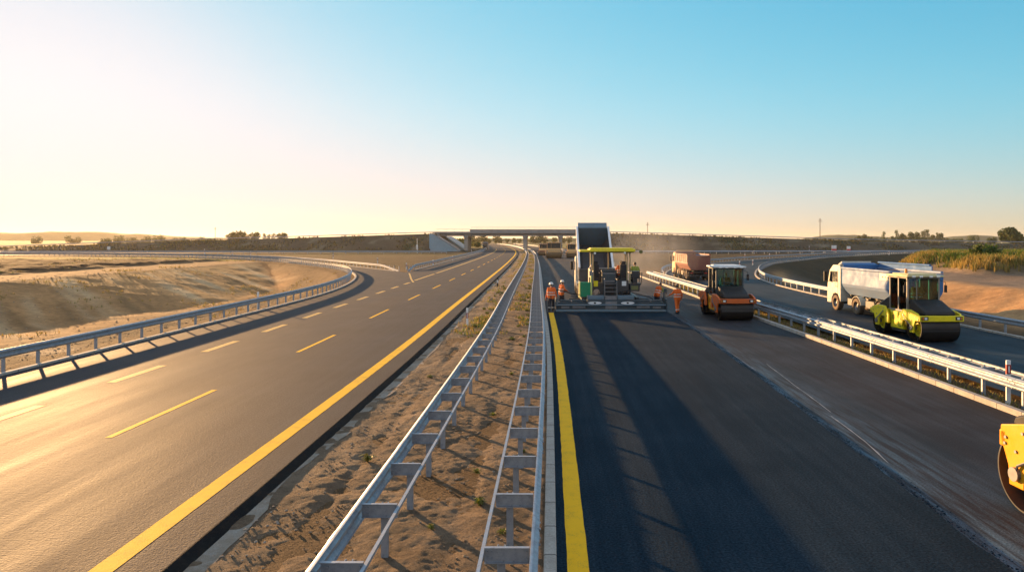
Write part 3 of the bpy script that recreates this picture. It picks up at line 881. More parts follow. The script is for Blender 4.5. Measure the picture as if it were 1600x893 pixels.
mb = MB(); mb.prism([(XL - .4, -.5), (XL - .4, 6.75), (XL + 1.0, 6.75), (XL + 11.2, .1), (XL + 11.2, -.5)], 'y', 274, 275, 0); P('wing_wall', mb, M['shade_concrete'], ab)
mb = MB(); mb.prism([(XL + .02, -.5), (XL + .02, 5.9), (XL + .9, 5.9), (XL + 9.8, -.02), (XL + 9.8, -.5)], 'y', 275.003, 330, 0); P('slope_paving', mb, M['concrete'], ab)
mb = MB(); mb.bb(XL - .38, XL + .6, 291, 309, 5.92, 7.1); P('bearing_wall', mb, M['concrete'], ab)
mb = MB(); mb.sweep([(-.12, 0), (.12, 0), (.12, .3), (-.12, .3)], [(XL + 1.0, 273.9, 6.75), (XL + 11.2, 273.9, .1)]); P('coping', mb, M['concrete_dark'], ab)
ab = thing('bridge_abutment', 'concrete abutment at the right end of the bridge behind the raised truck bed', 'abutment', (XR_, 276, 0))
mb = MB(); mb.prism([(XR_ + .4, -.5), (XR_ + .4, 6.75), (XR_ - 1.0, 6.75), (XR_ - 10, .1), (XR_ - 10, -.5)], 'y', 274, 275, 0); P('wing_wall', mb, M['concrete'], ab)
mb = MB(); mb.prism([(XR_ - .02, -.5), (XR_ - .02, 5.9), (XR_ - .9, 5.9), (XR_ - 9.6, -.02), (XR_ - 9.6, -.5)], 'y', 275.003, 330, 0); P('slope_paving', mb, M['concrete'], ab)
# ------------------------------------------------------------------ vehicles (local axes: +Y forward, ground at 0)
def rot_prism(mb, poly, axis, a0, a1, mi=0): return mb.prism(poly, axis, a0, a1, mi)

def wheel(root, x, y, r=.52, w=.34, out=1, dusty=False, rimmat='steel_mid', rounds=26):
    mb = MB(); h = w / 2
    mb.lathe([(r * .60, -h), (r * .9, -h), (r * .985, -h * .8), (r, -h * .5), (r, h * .5), (r * .985, h * .8), (r * .9, h), (r * .60, h), (r * .56, h * .6), (r * .56, -h * .6)], (0, 0, 0), 'x', rounds, 0, True)
    for k in range(24):
        t = 2 * math.pi * k / 24
        mb.box((0, math.cos(t) * (r + .001), math.sin(t) * (r + .001)), (w * .86, .035, .02), 0, (t + math.pi / 2, 0, 0))
    t = mb.build('wheel', M['tyre_dusty'] if dusty else M['rubber'], root, (x, y, r))
    mb = MB(); o = out
    mb.lathe([(.0, o * h * .5), (r * .16, o * h * .5), (r * .18, o * h * .62), (r * .2, o * h * .25), (r * .46, o * h * .1), (r * .53, o * h * .55), (r * .58, o * h * .62), (r * .585, o * h * .3)], (0, 0, 0), 'x', 22)
    for k in range(10):
        a = 2 * math.pi * k / 10
        mb.cyl((o * h * .2, math.cos(a) * r * .33, math.sin(a) * r * .33), (o * h * .3, math.cos(a) * r * .33, math.sin(a) * r * .33), .018, n=6)
    mb.build('rim', M[rimmat], t, smooth=30)
    return t
M['tyre_dusty'] = paint('dusty_tyre', (.13, .095, .065), .9, 0, .7, (.32, .22, .13), 2)

def tipper(name, label, loc, rz, cabc, bedc, inner, tilt=0, group='tipper trucks', axles=(3.35, .55, -2.25, -3.55), dusty=False, tarp=None, ribs=True, round_bed=True, plate=False, blen=6.7, head=2.05, gate=None, headc=None, board=None):
    t = thing(name, label, 'tipper truck', loc, rz, group)
    # chassis
    mb = MB()
    for s in (-1, 1): mb.bb(s * .36, s * .46, -4.3, 3.9, .78, 1.05)
    for y in (-4.1, -2.9, -1.2, .1, 1.4, 2.6): mb.bb(-.38, .38, y - .05, y + .05, .82, 1.0)
    for y in axles: mb.cyl((-1.0, y, .52), (1.0, y, .52), .09, n=10)
    for y in (-2.25, -3.55): mb.sphere((0, y, .52), .26, 10)
    mb.bb(-1.15, -.5, -1.5, -.5, .5, .98); mb.cyl((.85, -1.6, .75), (.85, -.3, .75), .3, n=16)        # battery box and fuel tank
    mb.bb(.55, 1.15, 1.2, 1.9, .55, .98); mb.bb(-1.15, -.6, 1.25, 1.8, .5, .95)
    mb.bb(-1.2, 1.2, -4.46, -4.36, .46, .60)                                                      # under-run bar
    for s in (-1, 1): mb.bb(s * .5, s * .58, -4.4, -4.3, .58, .9)
    mb.build('chassis', M['steel_dark'], t, bevel=.012)
    mb = MB()
    for s in (-1, 1):
        mb.bb(s * .55, s * 1.15, -4.42, -4.32, .74, .90)
    la = mb.build('light_bar', M['black'], t)
    for s in (-1, 1):
        mb = MB(); mb.bb(s * .62, s * .95, -4.435, -4.421, .77, .87); mb.build('tail_light', M['tail'], t)
    # mudguards
    for s in (-1, 1):
        for (yc, mat) in ((axles[1], cabc), (axles[2], 'black'), (axles[3], 'black')):
            mb = MB(); n = 10; pr = []
            for k in range(n + 1):
                a = math.pi * (.04 + .92 * k / n); pr.append((yc + .62 * math.cos(a), .55 + .62 * math.sin(a)))
            pr += [(yc + .59 * math.cos(math.pi * (.04 + .92 * k / n)), .55 + .59 * math.sin(math.pi * (.04 + .92 * k / n))) for k in range(n, -1, -1)]
            for k in range(n):
                q = [pr[k], pr[k + 1], pr[2 * n + 1 - k - 1], pr[2 * n + 1 - k]]
                mb.prism(q, 'x', s * .78, s * 1.24)
            mb.build('mudguard', M[cabc if mat == cabc else 'black'], t, smooth=50)
    # wheels
    for y in axles:
        for s in (-1, 1):
            wheel(t, s * 1.06, y, .52, .36, s, dusty)
    # cab
    mb = MB()
    side = [(2.62, .62), (2.62, 3.0), (2.85, 3.16), (3.75, 3.12), (4.28, 2.72), (4.56, 1.75), (4.62, 1.0), (4.62, .45), (3.95, .45), (3.90, .80), (3.68, 1.08), (3.35, 1.17), (3.02, 1.08), (2.80, .80), (2.74, .62)]
    mb.prism(side, 'x', -1.22, 1.22)
    cab = mb.build('cab', M[cabc], t, bevel=.05)
    mb = MB(); mb.prism([(2.9, 3.165), (3.55, 3.14), (3.0, 3.38), (2.9, 3.38)], 'x', -1.0, 1.0); mb.build('roof_fairing', M[cabc], t, bevel=.04)
    mb = MB()
    mb.prism([(4.335, 2.62), (4.585, 1.78), (4.60, 1.78), (4.35, 2.62)], 'x', -1.08, 1.08)
    mb.build('windscreen', M['glass_dark'], cab)
    for s in (-1, 1):
        mb = MB(); mb.prism([(3.1, 1.95), (3.1, 2.68), (4.05, 2.68), (4.30, 1.95)], 'x', s * 1.222, s * 1.235); mb.build('side_window', M['glass_dark'], cab)
        mb = MB(); mb.bb(s * 1.222, s * 1.23, 3.02, 3.045, 1.1, 2.8); mb.bb(s * 1.222, s * 1.25, 3.15, 3.32, 1.62, 1.66); mb.build('door_handle', M['black'], cab)
        mb = MB(); mb.tube([(s * 1.2, 4.2, 2.65), (s * 1.42, 4.32, 2.62)], .02, 6); mb.tube([(s * 1.2, 4.3, 1.95), (s * 1.42, 4.32, 2.0)], .02, 6); mb.bb(s * 1.36, s * 1.58, 4.27, 4.36, 1.95, 2.65)
        mb.build('mirror', M['black'], cab, bevel=.02)
        mb = MB(); mb.bb(s * .75, s * 1.1, 4.62, 4.64, .62, .8); mb.build('headlight', M['lamp'], cab)
    mb = MB(); mb.bb(-.85, .85, 4.61, 4.632, .95, 1.5); mb.bb(-1.15, 1.15, 4.62, 4.66, .45, .6)
    mb.build('grille', M['black'], cab)
    mb = MB(); mb.cyl((.95, 2.5, .9), (.95, 2.5, 2.9), .09, n=12); mb.bb(-.6, .6, 2.45, 2.6, 1.1, 2.5); mb.build('exhaust_stack', M['steel_dark'], t)
    # bed, hinged at the tail
    hinge = Vector((0, -4.15, 1.12)); tl = R(tilt)
    def place(o):
        o.location = hinge; o.rotation_euler = (tl, 0, 0)
    y0, y1 = -.25, blen - .25                        # local to the hinge
    if round_bed:
        U = [(-1.24, 1.78), (-1.24, 1.15), (-1.16, .78), (-.98, .42), (-.72, .16), (-.5, .06), (.5, .06), (.72, .16), (.98, .42), (1.16, .78), (1.24, 1.15), (1.24, 1.78)]
    else:
        U = [(-1.26, 1.75), (-1.26, .78), (-1.20, .60), (-.85, .06), (.85, .06), (1.20, .60), (1.26, .78), (1.26, 1.75)]
    I = [(x * .955, z if z > 1.7 else z + .05) for x, z in U]
    mb = MB(); m = len(U)
    vs = []
    for y in (y0, y1):
        k = 1.0
        vs += [(x, y + (0.0 if y == y0 else -.0), z) for x, z in U] + [(x, y, z) for x, z in I]
    fs = []
    for j in range(m - 1):
        fs.append((j, j + 1, 2 * m + j + 1, 2 * m + j)); fs.append((m + j, 3 * m + j, 3 * m + j + 1, m + j + 1))
    for e in (0, m - 1): fs.append((e, 2 * m + e, 3 * m + e, m + e))
    for o in (0, 2 * m): fs += [(o + j, o + m + j, o + m + j + 1, o + j + 1) for j in range(m - 1)]
    mi = [0, 1] * (m - 1) + [0, 0] + [0] * (2 * (m - 1))
    mb.v = vs; mb.f = fs; mb.m = mi
    bed = mb.build('bed', [M[bedc], M[inner]], t, smooth=40 if round_bed else 8); place(bed)
    def bp(nm, mb, mat, **k):
        return mb.build(nm, mat, bed, **k)
    # front wall leaning forward with a canopy lip
    mb = MB(); mb.prism([(x, z) for x, z in U], 'y', y1 + .003, y1 + .07); mb.prism([(x * .99, z) for x, z in U if z > 1.7] + [(1.2, 2.06), (-1.2, 2.06)], 'y', y1 - .02, y1 + .08) if False else mb.bb(-1.2, 1.2, y1 + .003, y1 + .07, 1.783, head)
    mb.prism([(y1 + .003, head + .003), (y1 + .07, head + .003), (y1 + .55, head + .11), (y1 + .55, head + .05)], 'x', -1.15, 1.15)
    bp('head_board', mb, M[headc or bedc], bevel=.01)
    if board:
        mb = MB(); mb.bb(1.19, 1.25, y0 + .9, y1, 1.905, 2.2); mb.cyl((1.16, y0 + 1.0, 2.22), (1.16, y1, 2.22), .06, n=10); bp('side_board', mb, M[board], bevel=.01)
    mb = MB()
    for s in (-1, 1):
        mb.bb(s * 1.16, s * 1.32, y0, y1 + .06, 1.783, 1.90)
        mb.bb(s * 1.245, s * 1.27, y0 + .2, y1 - .2, 1.50, 1.56)
    bp('rim_rail', mb, M[bedc], bevel=.015)
    if ribs:
        mb = MB()
        for s in (-1, 1):
            for y in np.linspace(y0 + .1, y1 - .1, 7): mb.bb(s * 1.245, s * 1.315, y - .05, y + .05, .95, 1.78)
        bp('side_rib', mb, M[bedc], bevel=.01)
    # tailgate: hangs from its top pins, swings open when the bed is tipped
    mb = MB(); gp_ = [(x * 1.01, z - 1.72) for x, z in U]
    mb.prism(gp_, 'y', -.06, 0)
    for x in (-.8, -.4, 0, .4, .8): mb.bb(x - .04, x + .04, -.11, -.063, -1.6, -.02)
    mb.bb(-1.24, 1.24, -.12, -.063, -.1, .02); mb.bb(-1.0, 1.0, -.12, -.063, -1.3, -1.22)
    g = mb.build('tailgate', M[gate or bedc], bed, bevel=.01); g.location = (0, y0 - .01, 1.72); g.rotation_euler = (-tl * 1.0 if tilt else 0, 0, 0)
    if tilt: g.rotation_euler = (-tl - .05, 0, 0)
    mb = MB()
    for s in (-1, 1): mb.bb(s * .34, s * .5, y0 + .1, y1 - .3, -.06, .057)
    for y in np.linspace(.3, y1 - .4, 8): mb.bb(-.9, .9, y - .04, y + .04, -.03, .056)
    bp('underframe', mb, M['steel_dark'])
    if tarp:
        mb = MB(); mb.cyl((1.18, y0 + .3, 2.02), (1.18, y1 - .1, 2.02), .12, n=12); bp('rolled_tarp', mb, M[tarp])
    if tilt:
        mb = MB(); a = Vector((0, 2.2, 1.0)); b = hinge + Matrix.Rotation(tl, 3, 'X') @ Vector((0, y1 - .25, .2))
        for i, r in ((0, .13), (1, .105), (2, .08), (3, .06)): mb.cyl(a.lerp(b, i / 4), a.lerp(b, (i + 1) / 4), r, n=12)
        mb.build('hoist_ram', M['steel_mid'], t)
    if plate:
        mb = MB(); mb.bb(-1.283, -1.262, .35, 1.75, 1.30, 1.72)
        q = bp('side_plate', mb, M['tan'])
        mb = MB()
        for k, ww in enumerate((.1, .08, .12, .1)): mb.bb(-1.293, -1.284, 1.45 - .3 * k - ww, 1.45 - .3 * k + .02, 1.46, 1.54)
        mb.build('plate_mark', M['black'], q)
    return t
M['glass_dark'] = paint('dark_windscreen', (.02, .03, .035), .08, 0, .15)

def roller(name, label, loc, rz, body, cabm, roofm, accent, r=.64, half=1.0, wb=1.75, group='road rollers', cab=True, beacon=False, drum_m='drum', hoodm='black', midm=None, cut=0, glassm='glass'):
    t = thing(name, label, 'road roller', loc, rz, group)
    midm = midm or body
    for sgn in (1, -1):
        y = sgn * wb
        mb = MB(); h = half
        mb.lathe([(r - .035, -h), (r - .008, -h), (r, -h + .012), (r, h - .012), (r - .008, h), (r - .035, h), (r - .04, h - .28), (0, h - .28), (0, -h + .28), (r - .04, -h + .28)], (0, 0, 0), 'x', 56, 0, True)
        dr = mb.build('drum', M[drum_m], t, (0, y, r), smooth=25)
        for s in (-1, 1):
            mb = MB()
            mb.lathe([(0, s * (h - .10)), (r * .22, s * (h - .10)), (r * .25, s * (h - .2)), (r * .62, s * (h - .22)), (r * .66, s * (h - .275))], (0, 0, 0), 'x', 28)
            for k in range(8):
                a = 2 * math.pi * k / 8
                mb.cyl((s * (h - .21), r * .42 * math.cos(a), r * .42 * math.sin(a)), (s * (h - .16), r * .42 * math.cos(a), r * .42 * math.sin(a)), .035, n=8)
            mb.build('drum_hub', M[accent], dr, smooth=30)
        # yoke plates
        for s in (-1, 1):
            q = [(.62, .62), (.62, 1.06), (.98, 1.43), (1.62, 1.45), (2.22, 1.32), (2.42, 1.12), (2.42, .98), (2.06, .98), (1.94, .72), (1.92, .42), (1.58, .42), (1.56, .74), (1.42, .92), (1.02, .92), (.92, .62)]
            q = [(sgn * (min(a, 2.42 - cut) + wb - 1.75), b) for a, b in q]
            mb = MB(); mb.prism(q, 'x', s * (half + .035), s * (half + .13))
            yk = mb.build('yoke_plate', M[body], t, bevel=.02)
            for bi, (a, b) in enumerate(((.8, .95), (1.1, 1.3), (1.6, 1.3), (2.1 - cut * .4, 1.15), (2.3 - cut, 1.05), (1.75, .98), (1.75, .56))):
                p = (s * (half + .131), sgn * (a + wb - 1.75), b)
                if bi == 0:
                    mb = MB(); mb.cyl((0, 0, 0), (s * .02, 0, 0), .026, n=8); bo = mb.build('bolt', M['steel_mid'], yk, p)
                else: copy_part(bo, yk, p)
            mb = MB()
            mb.cyl((s * (half - .1), y, r), (s * (half + .19), y, r), .11, n=14)
            mb.tube([(s * (half + .16), sgn * (wb - .7), 1.2), (s * (half + .2), sgn * (wb - .45), .98), (s * (half + .17), y - sgn * .08, r + .15), (s * (half + .15), y, r)], .022, 6)
            mb.build('hydraulic_motor', M['steel_mid'], yk)
        # cross beam with lamps
        yb = sgn * (wb + .62 - cut)
        mb = MB(); mb.box((0, yb, 1.11), (2 * half + .26, .16, .26)); be = mb.build('cross_beam', M[body], t, bevel=.02)
        for s in (-1, 1):
            mb = MB(); mb.box((s * (half - .12), yb + sgn * .085, 1.12), (.34, .03, .17)); lm = mb.build('lamp_housing', M['black'], be, bevel=.01)
            mb = MB(); mb.box((s * (half - .16), yb + sgn * .102, 1.12), (.13, .02, .10)); mb.build('headlight' if sgn > 0 else 'tail_light', M['lamp'] if sgn > 0 else M['tail'], be)
            mb = MB(); mb.box((s * (half - .02), yb + sgn * .102, 1.12), (.07, .02, .10)); mb.build('indicator', M['indicator'], be)
        # hood / water tank
        q = [(.80, 1.30), (.80, 1.86), (1.15, 1.84), (2.28 + wb - 1.75, 1.40), (2.34 + wb - 1.75, 1.26), (2.0, 1.245)]
        q = [(sgn * a, b) for a, b in q]
        mb = MB(); mb.prism(q, 'x', -half + .22, half - .22); hd = mb.build('hood', M[hoodm], t, bevel=.04)
        mb = MB(); mb.prism([(sgn * 1.0, .74), (sgn * 1.0, 1.29), (sgn * 2.2, 1.243), (sgn * 2.2, 1.0), (sgn * 1.3, 1.3 - .02)], 'x', -half + .3, half - .3) if False else mb.bb(-half + .12, half - .12, sgn * .62, sgn * 1.0, .62, 1.295)
        mb.build('frame', M[midm], t, bevel=.02)
        # scraper bar and spray bar over the drum
        mb = MB(); mb.cyl((-half + .1, sgn * (wb + .55), r + .36), (half - .1, sgn * (wb + .55), r + .36), .025, n=8); mb.box((0, sgn * (wb + .62), r * .9), (2 * half - .1, .03, .10))
        mb.build('spray_bar', M['steel_dark'], t)
    # middle section
    mb = MB(); mb.bb(-half + .06, half - .06, -.61, .61, .42, 1.24); mid = mb.build('middle_body', M[midm], t, bevel=.05)
    mb = MB()
    for s in (-1, 1):
        for yy, zz in ((.25, .95), (.25, .65), (-.3, .95)):
            for k in range(5): mb.box((s * (half - .052), yy, zz - .09 + .045 * k), (.02, .26, .02))
    mb.build('vent_grille', M['black'], mid)
    mb = MB(); mb.bb(-half + .14, half - .14, -.62, .62, .30, .42); mb.build('step', M['steel_dark'], t)
    # cab
    zc0, zc1 = 1.245, 2.92; hw = half - .12; yb0, yb1 = -.82, .82
    mb = MB(); mb.bb(-hw, hw, yb0, yb1, zc0, zc0 + .10); mb.bb(-hw, hw, yb1 - .06, yb1, zc0 + .1, zc0 + .42); mb.bb(-hw, hw, yb0, yb0 + .06, zc0 + .1, zc0 + .42)
    fl = mb.build('cab_floor', M[cabm], t, bevel=.015)
    mb = MB(); e = .045
    for s in (-1, 1):
        for yy in (yb0 + e, 0.02, yb1 - e):
            mb.bb(s * hw - s * 2 * e, s * hw, yy - e, yy + e, zc0 + .1, zc1)
        mb.bb(s * hw - s * 2 * e, s * hw, yb0, yb1, zc1 - .08, zc1 - .003)
    mb.bb(-hw, hw, yb1 - 2 * e, yb1, zc1 - .08, zc1 - .006); mb.bb(-hw, hw, yb0, yb0 + 2 * e, zc1 - .08, zc1 - .006)
    mb.bb(hw * .38, hw * .38 + .05, yb1 - .06, yb1 - .01, zc0 + .42, zc1 - .08)
    mb.build('cab_frame', M[cabm], t, bevel=.01)
    for yy in (yb0 + .02, yb1 - .02):
        mb = MB(); mb.bb(-hw + .09, hw - .09, yy - .006, yy + .006, zc0 + .42, zc1 - .08); mb.build('window', M[glassm], t, smooth=0)
    for s in (-1, 1):
        for a, b in ((yb0 + .09, -.03), (.07, yb1 - .09)):
            mb = MB(); mb.bb(s * hw - s * .03, s * hw - s * .018, a, b, zc0 + .1, zc1 - .08); mb.build('window', M[glassm], t, smooth=0)
    mb = MB(); mb.bb(-hw - .10, hw + .10, yb0 - .16, yb1 + .2, zc1, zc1 + .09); mb.bb(-hw + .1, hw - .1, yb0 + .1, yb1 - .1, zc1 + .09, zc1 + .15)
    rf = mb.build('roof', M[roofm], t, bevel=.035)
    for q in (-.75, -.3, .3, .75):
        mb = MB(); mb.box((q * hw, yb1 + .215, zc1 + .03), (.17, .05, .085)); mb.build('work_lamp', M['lamp'], rf, bevel=.01)
    if beacon:
        mb = MB(); mb.cyl((hw * .5, 0, zc1 + .15), (hw * .5, 0, zc1 + .36), .075, .06, 12); mb.build('beacon', M['indicator'], rf)
    for s in (-1, 1):
        mb = MB(); mb.tube([(s * hw, yb1, zc1 - .15), (s * (hw + .2), yb1 + .14, zc1 - .25), (s * (hw + .2), yb1 + .14, zc1 - .4)], .014, 6); mb.bb(s * (hw + .13), s * (hw + .27), yb1 + .12, yb1 + .16, zc1 - .72, zc1 - .38)
        mb.build('mirror', M['black'], t, bevel=.01)
    # seat, console, wheel
    mb = MB(); mb.bb(-.30, .22, -.42, .08, 1.50, 1.64); mb.box((-.04, -.46, 1.95), (.5, .12, .66), 0, (R(-8), 0, 0)); mb.bb(-.16, .08, -.3, -.02, 1.35, 1.5)
    mb.build('seat', M['seat'], t, bevel=.03)
    mb = MB(); mb.bb(-.26, .2, .36, .60, 1.345, 1.86); mb.bb(.34, .52, -.3, .3, 1.345, 1.8); mb.build('console', M['black'], t, bevel=.03)
    mb = MB(); pts = [(-.03 + .19 * math.cos(a), .30 + .19 * math.sin(a) * .5, 1.95 + .19 * math.sin(a) * .8) for a in np.linspace(0, 2 * math.pi, 17)]; mb.tube(pts, .016, 6); mb.tube([(-.03, .30, 1.95), (-.03, .42, 1.8)], .025, 6); mb.build('steering_wheel', M['black'], t)
    return t

# ------------------------------------------------------------------ the fleet
yellow_roller_y = 32.9
roller('tandem_roller', 'lime yellow tandem road roller with cream cab roof beside the silver truck', (16.93, 32.6, 0), R(180 + 3), 'yellow', 'grey_beige', 'pale_yellow', 'yellow', group='road rollers', beacon=True, half=.96, wb=1.6).scale = (.91, .92, .96)
roller('tandem_roller', 'orange tandem road roller with teal glass cab beside the double guard rail', (10.5, 41.7, -.06), R(180 + 2), 'orange', 'navy', 'white', 'steel_dark', r=.62, group='road rollers', half=.93, wb=1.68, midm='amber')
roller('tandem_roller', 'deep amber roller cut off by the lower right edge of the photo', (9.0, 9.88, -.06), R(2), 'amber', 'cream', 'amber', 'amber', r=.63, half=.97, group='road rollers', drum_m='steel_dark', cut=.3).scale = (1.06, 1.06, 1.06)
tipper('tipper_truck', 'cream cab tipper truck with silver and blue bed behind the lime yellow roller', (19.75, 42.0, 0), R(3), 'cream', 'silver', 'bed_blue', dusty=True, ribs=False, plate=True, round_bed=False, gate='bed_blue', headc='bed_blue', board='bed_blue').scale = (.96, .96, .92)
tipper('tipper_truck', 'dusty ochre tipper truck with dull pink bed driving away up the ramp', (16.6, 82.5, 0), R(1), 'orange_bed', 'pink', 'bed_blue', round_bed=False, dusty=True, headc='pink').scale = (1, 1, .95)
tipper('tipper_truck', 'tipper truck with raised white bed emptying into the yellow roofed paver', (3.5, 57.0, -.06), 0, 'cream', 'white', 'bed_grey', tilt=35, round_bed=False, dusty=True, blen=5.3, head=1.8, gate='bed_grey', headc='steel_blue')
# far machines
roller('tandem_roller', 'biggest ochre road roller working on the far right carriageway near the bridge', (1.35, 176, -.06), R(180), 'orange_bed', 'orange_bed', 'orange_bed', 'steel_dark', glassm='glass_dark', drum_m='drum_tan', hoodm='orange_bed', group='far road rollers', r=.78, half=1.5, wb=2.0).scale = (1.25, 1.25, 1.28)
roller('tandem_roller', 'small reddish road roller just left of and behind the biggest far roller', (-1.4, 205, -.06), R(180), 'pink', 'orange_bed', 'pink', 'steel_dark', glassm='glass_dark', drum_m='drum_tan', hoodm='orange_bed', group='far road rollers', half=1.2).scale = (1.2, 1.2, 1.1)
roller('tandem_roller', 'ochre road roller half hidden by the raised truck bed', (5.8, 178, -.06), R(180), 'orange_bed', 'orange_bed', 'orange_bed', 'steel_dark', glassm='glass_dark', drum_m='drum_tan', hoodm='orange_bed', group='far road rollers', half=1.1).scale = (1.1, 1.1, 1.15)
tipper('tipper_truck', 'dark fronted truck approaching on the left carriageway under the bridge', (-31.2, 348, 0), R(180 + 4), 'navy', 'silver', 'bed_grey')

# ------------------------------------------------------------------ paver (seen from behind; +Y forward)
def paver():
    t = thing('asphalt_paver', 'large asphalt paver with yellow roof and wide black screed laying fresh asphalt', 'asphalt paver', (3.9, 44.6, 0))
    # screed
    mb = MB(); mb.bb(-1.5, 1.5, -.85, .35, .06, .70); mb.bb(-1.5, 1.5, -.80, .30, .70, .76); sc = mb.build('main_screed', M['navy'], t, bevel=.02)
    mb = MB(); mb.bb(-3.45, 3.4, -.98, -.88, .40, .48); mb.bb(-3.45, 3.4, -1.02, -.86, .02, .16)
    mb.build('screed_edge_bar', M['steel_blue'], t, bevel=.02)
    for s in (-1, 1):
        mb = MB(); mb.bb(s * 1.503, s * 3.38, -.72, .02, .06, .52); mb.bb(s * 1.503, s * 3.3, -.6, -.1, .52, .60)
        mb.cyl((s * 1.5, -.35, .66), (s * 3.2, -.35, .66), .07, n=12); mb.cyl((s * 1.5, -.05, .66), (s * 2.9, -.05, .66), .05, n=10)
        ex = mb.build('screed_extension', M['navy'], t, bevel=.02)
        mb = MB(); mb.bb(s * 1.6, s * 2.4, -.80, -.73, .24, .36); mb.bb(s * 2.6, s * 3.1, -.78, -.73, .22, .34); mb.cyl((s * 2.45, -.75, .62), (s * 2.45, -.75, .70), .05, n=8)
        mb.build('heater_box', M['steel_mid'], ex)
        mb = MB(); mb.bb(s * 3.40, s * 3.47, -.95, .75, .01, .80); mb.bb(s * 3.36, s * 3.40, -.2, .0, .8, 1.15)
        mb.build('end_plate', M['navy'], t, bevel=.012)
        mb = MB(); mb.tube([(s * 3.43, -.3, .8), (s * 3.43, -.3, 1.22)], .025, 6); mb.bb(s * 3.36, s * 3.52, -.42, -.22, 1.16, 1.42); mb.tube([(s * 3.25, -.28, 1.3), (s * 3.62, -.28, 1.3)], .016, 6)
        mb.build('side_control_box', M['navy'], t, bevel=.015)
        mb = MB(); mb.tube([(s * 1.35, .3, 1.15), (s * 1.9, .1, 1.0), (s * 2.5, -.1, .85), (s * 2.9, -.2, .62)] if s > 0 else [(s * 1.7, .3, .95), (s * 2.3, .2, 1.05), (s * 2.9, 0, 1.2), (s * 3.4, -.2, 1.35)], .03, 8)
        mb.build('hose', M['black'], t)
        mb = MB(); mb.bb(s * 1.62, s * 1.82, -.1, 4.0, .58, .86); mb.build('tow_arm', M['steel_dark'], t, bevel=.02)
        # white oval badge on the screed back
        mb = MB()
        poly = [(s * 1.02 + .42 * math.cos(a), .56 + .085 * math.sin(a)) for a in np.linspace(0, 2 * math.pi, 28, endpoint=False)]
        mb.prism(poly, 'y', -.862, -.852); ov = mb.build('badge', M['white'], sc)
        mb = MB(); mb.prism([(s * 1.02 - .06, .51), (s * 1.02 + .06, .51), (s * 1.02 + .08, .56), (s * 1.02 + .04, .61), (s * 1.02 - .06, .61)], 'y', -.870, -.8625); mb.build('badge_mark', M['black'], ov)
    # stairs panel and rear walkway
    mb = MB(); mb.bb(-1.46, -.40, -.62, .30, .763, .98); mb.bb(.40, 1.46, -.62, .30, .763, .98); mb.build('walkway', M['steel_blue'], t, bevel=.02)
    mb = MB(); mb.bb(-.36, .36, -.70, -.2, .763, .98); mb.bb(-.36, .36, -.875, -.855, .2, .66)
    for s in (-1, 1): mb.tube([(s * .38, -.6, .98), (s * .38, -.5, 2.0), (s * .38, -.1, 2.05)], .022, 8)
    for z in (1.2, 1.45, 1.7): mb.bb(-.36, .36, -.3 + (z - 1.2) * .3, -.12 + (z - 1.2) * .3, z, z + .03)
    mb.build('ladder', M['steel_mid'], t)
    # tractor
    mb = MB(); mb.bb(-1.2, 1.2, .45, 4.6, .55, 1.45); mb.bb(-1.15, 1.15, .5, 2.0, 1.453, 1.62); ch = mb.build('tractor_body', M['navy'], t, bevel=.03)
    mb = MB(); mb.bb(-1.15, 1.15, 2.25, 4.2, 1.453, 2.55); mb.build('engine_cover', M['steel_dark'], t, bevel=.04)
    for s in (-1, 1):
        mb = MB(); q = []
        for k in range(9): a = math.pi / 2 + math.pi * k / 8; q.append((1.0 + .38 * math.cos(a), .39 + .38 * math.sin(a)))
        for k in range(9): a = -math.pi / 2 + math.pi * k / 8; q.append((4.3 + .38 * math.cos(a), .39 + .38 * math.sin(a)))
        mb.prism(q, 'x', s * .80, s * 1.18)
        for y in np.arange(1.0, 4.35, .18): mb.bb(s * .79, s * 1.19, y, y + .08, -.0, .02)
        mb.build('crawler_track', M['rubber'], t, smooth=30)
        # hopper wings
        mb = MB(); mb.prism([(s * .6, .5), (s * 1.7, .95), (s * 1.72, 1.55), (s * 1.66, 1.55), (s * 1.62, 1.0), (s * .6, .58)], 'y', 4.6, 6.3); mb.build('hopper_wing', M['steel_dark'], t, bevel=.01)
    mb = MB(); mb.bb(-1.4, 1.4, 6.3, 6.45, .35, .6)
    for s in (-1, 1): mb.cyl((s * .1, 6.55, .5), (s * 1.3, 6.55, .5), .1, n=12)
    mb.build('push_roller', M['steel_mid'], t)
    # operator platform
    mb = MB(); mb.bb(-1.25, 1.25, .35, 2.2, 1.625, 1.70); mb.bb(.42, 1.22, .32, .37, 1.0, 1.9); mb.bb(-1.22, -.42, .32, .37, 1.0, 1.6); mb.build('platform', M['steel_dark'], t, bevel=.01)
    mb = MB(); mb.bb(-.46, .44, .70, .95, 1.703, 2.42); mb.bb(-.5, .48, .62, 1.05, 2.423, 2.52); mb.bb(-.40, .38, .66, .70, 1.80, 2.36)
    cn = mb.build('console', M['navy'], t, bevel=.02)
    mb = MB(); mb.bb(-.42, .40, .645, .66, 2.30, 2.36); mb.bb(-.25, .35, .64, .659, 1.78, 1.84); mb.build('console_trim', M['steel_mid'], cn)
    mb = MB(); mb.bb(-.3, .3, .25, .6, 1.0, 1.62); mb.build('rear_housing', M['black'], t, bevel=.03)
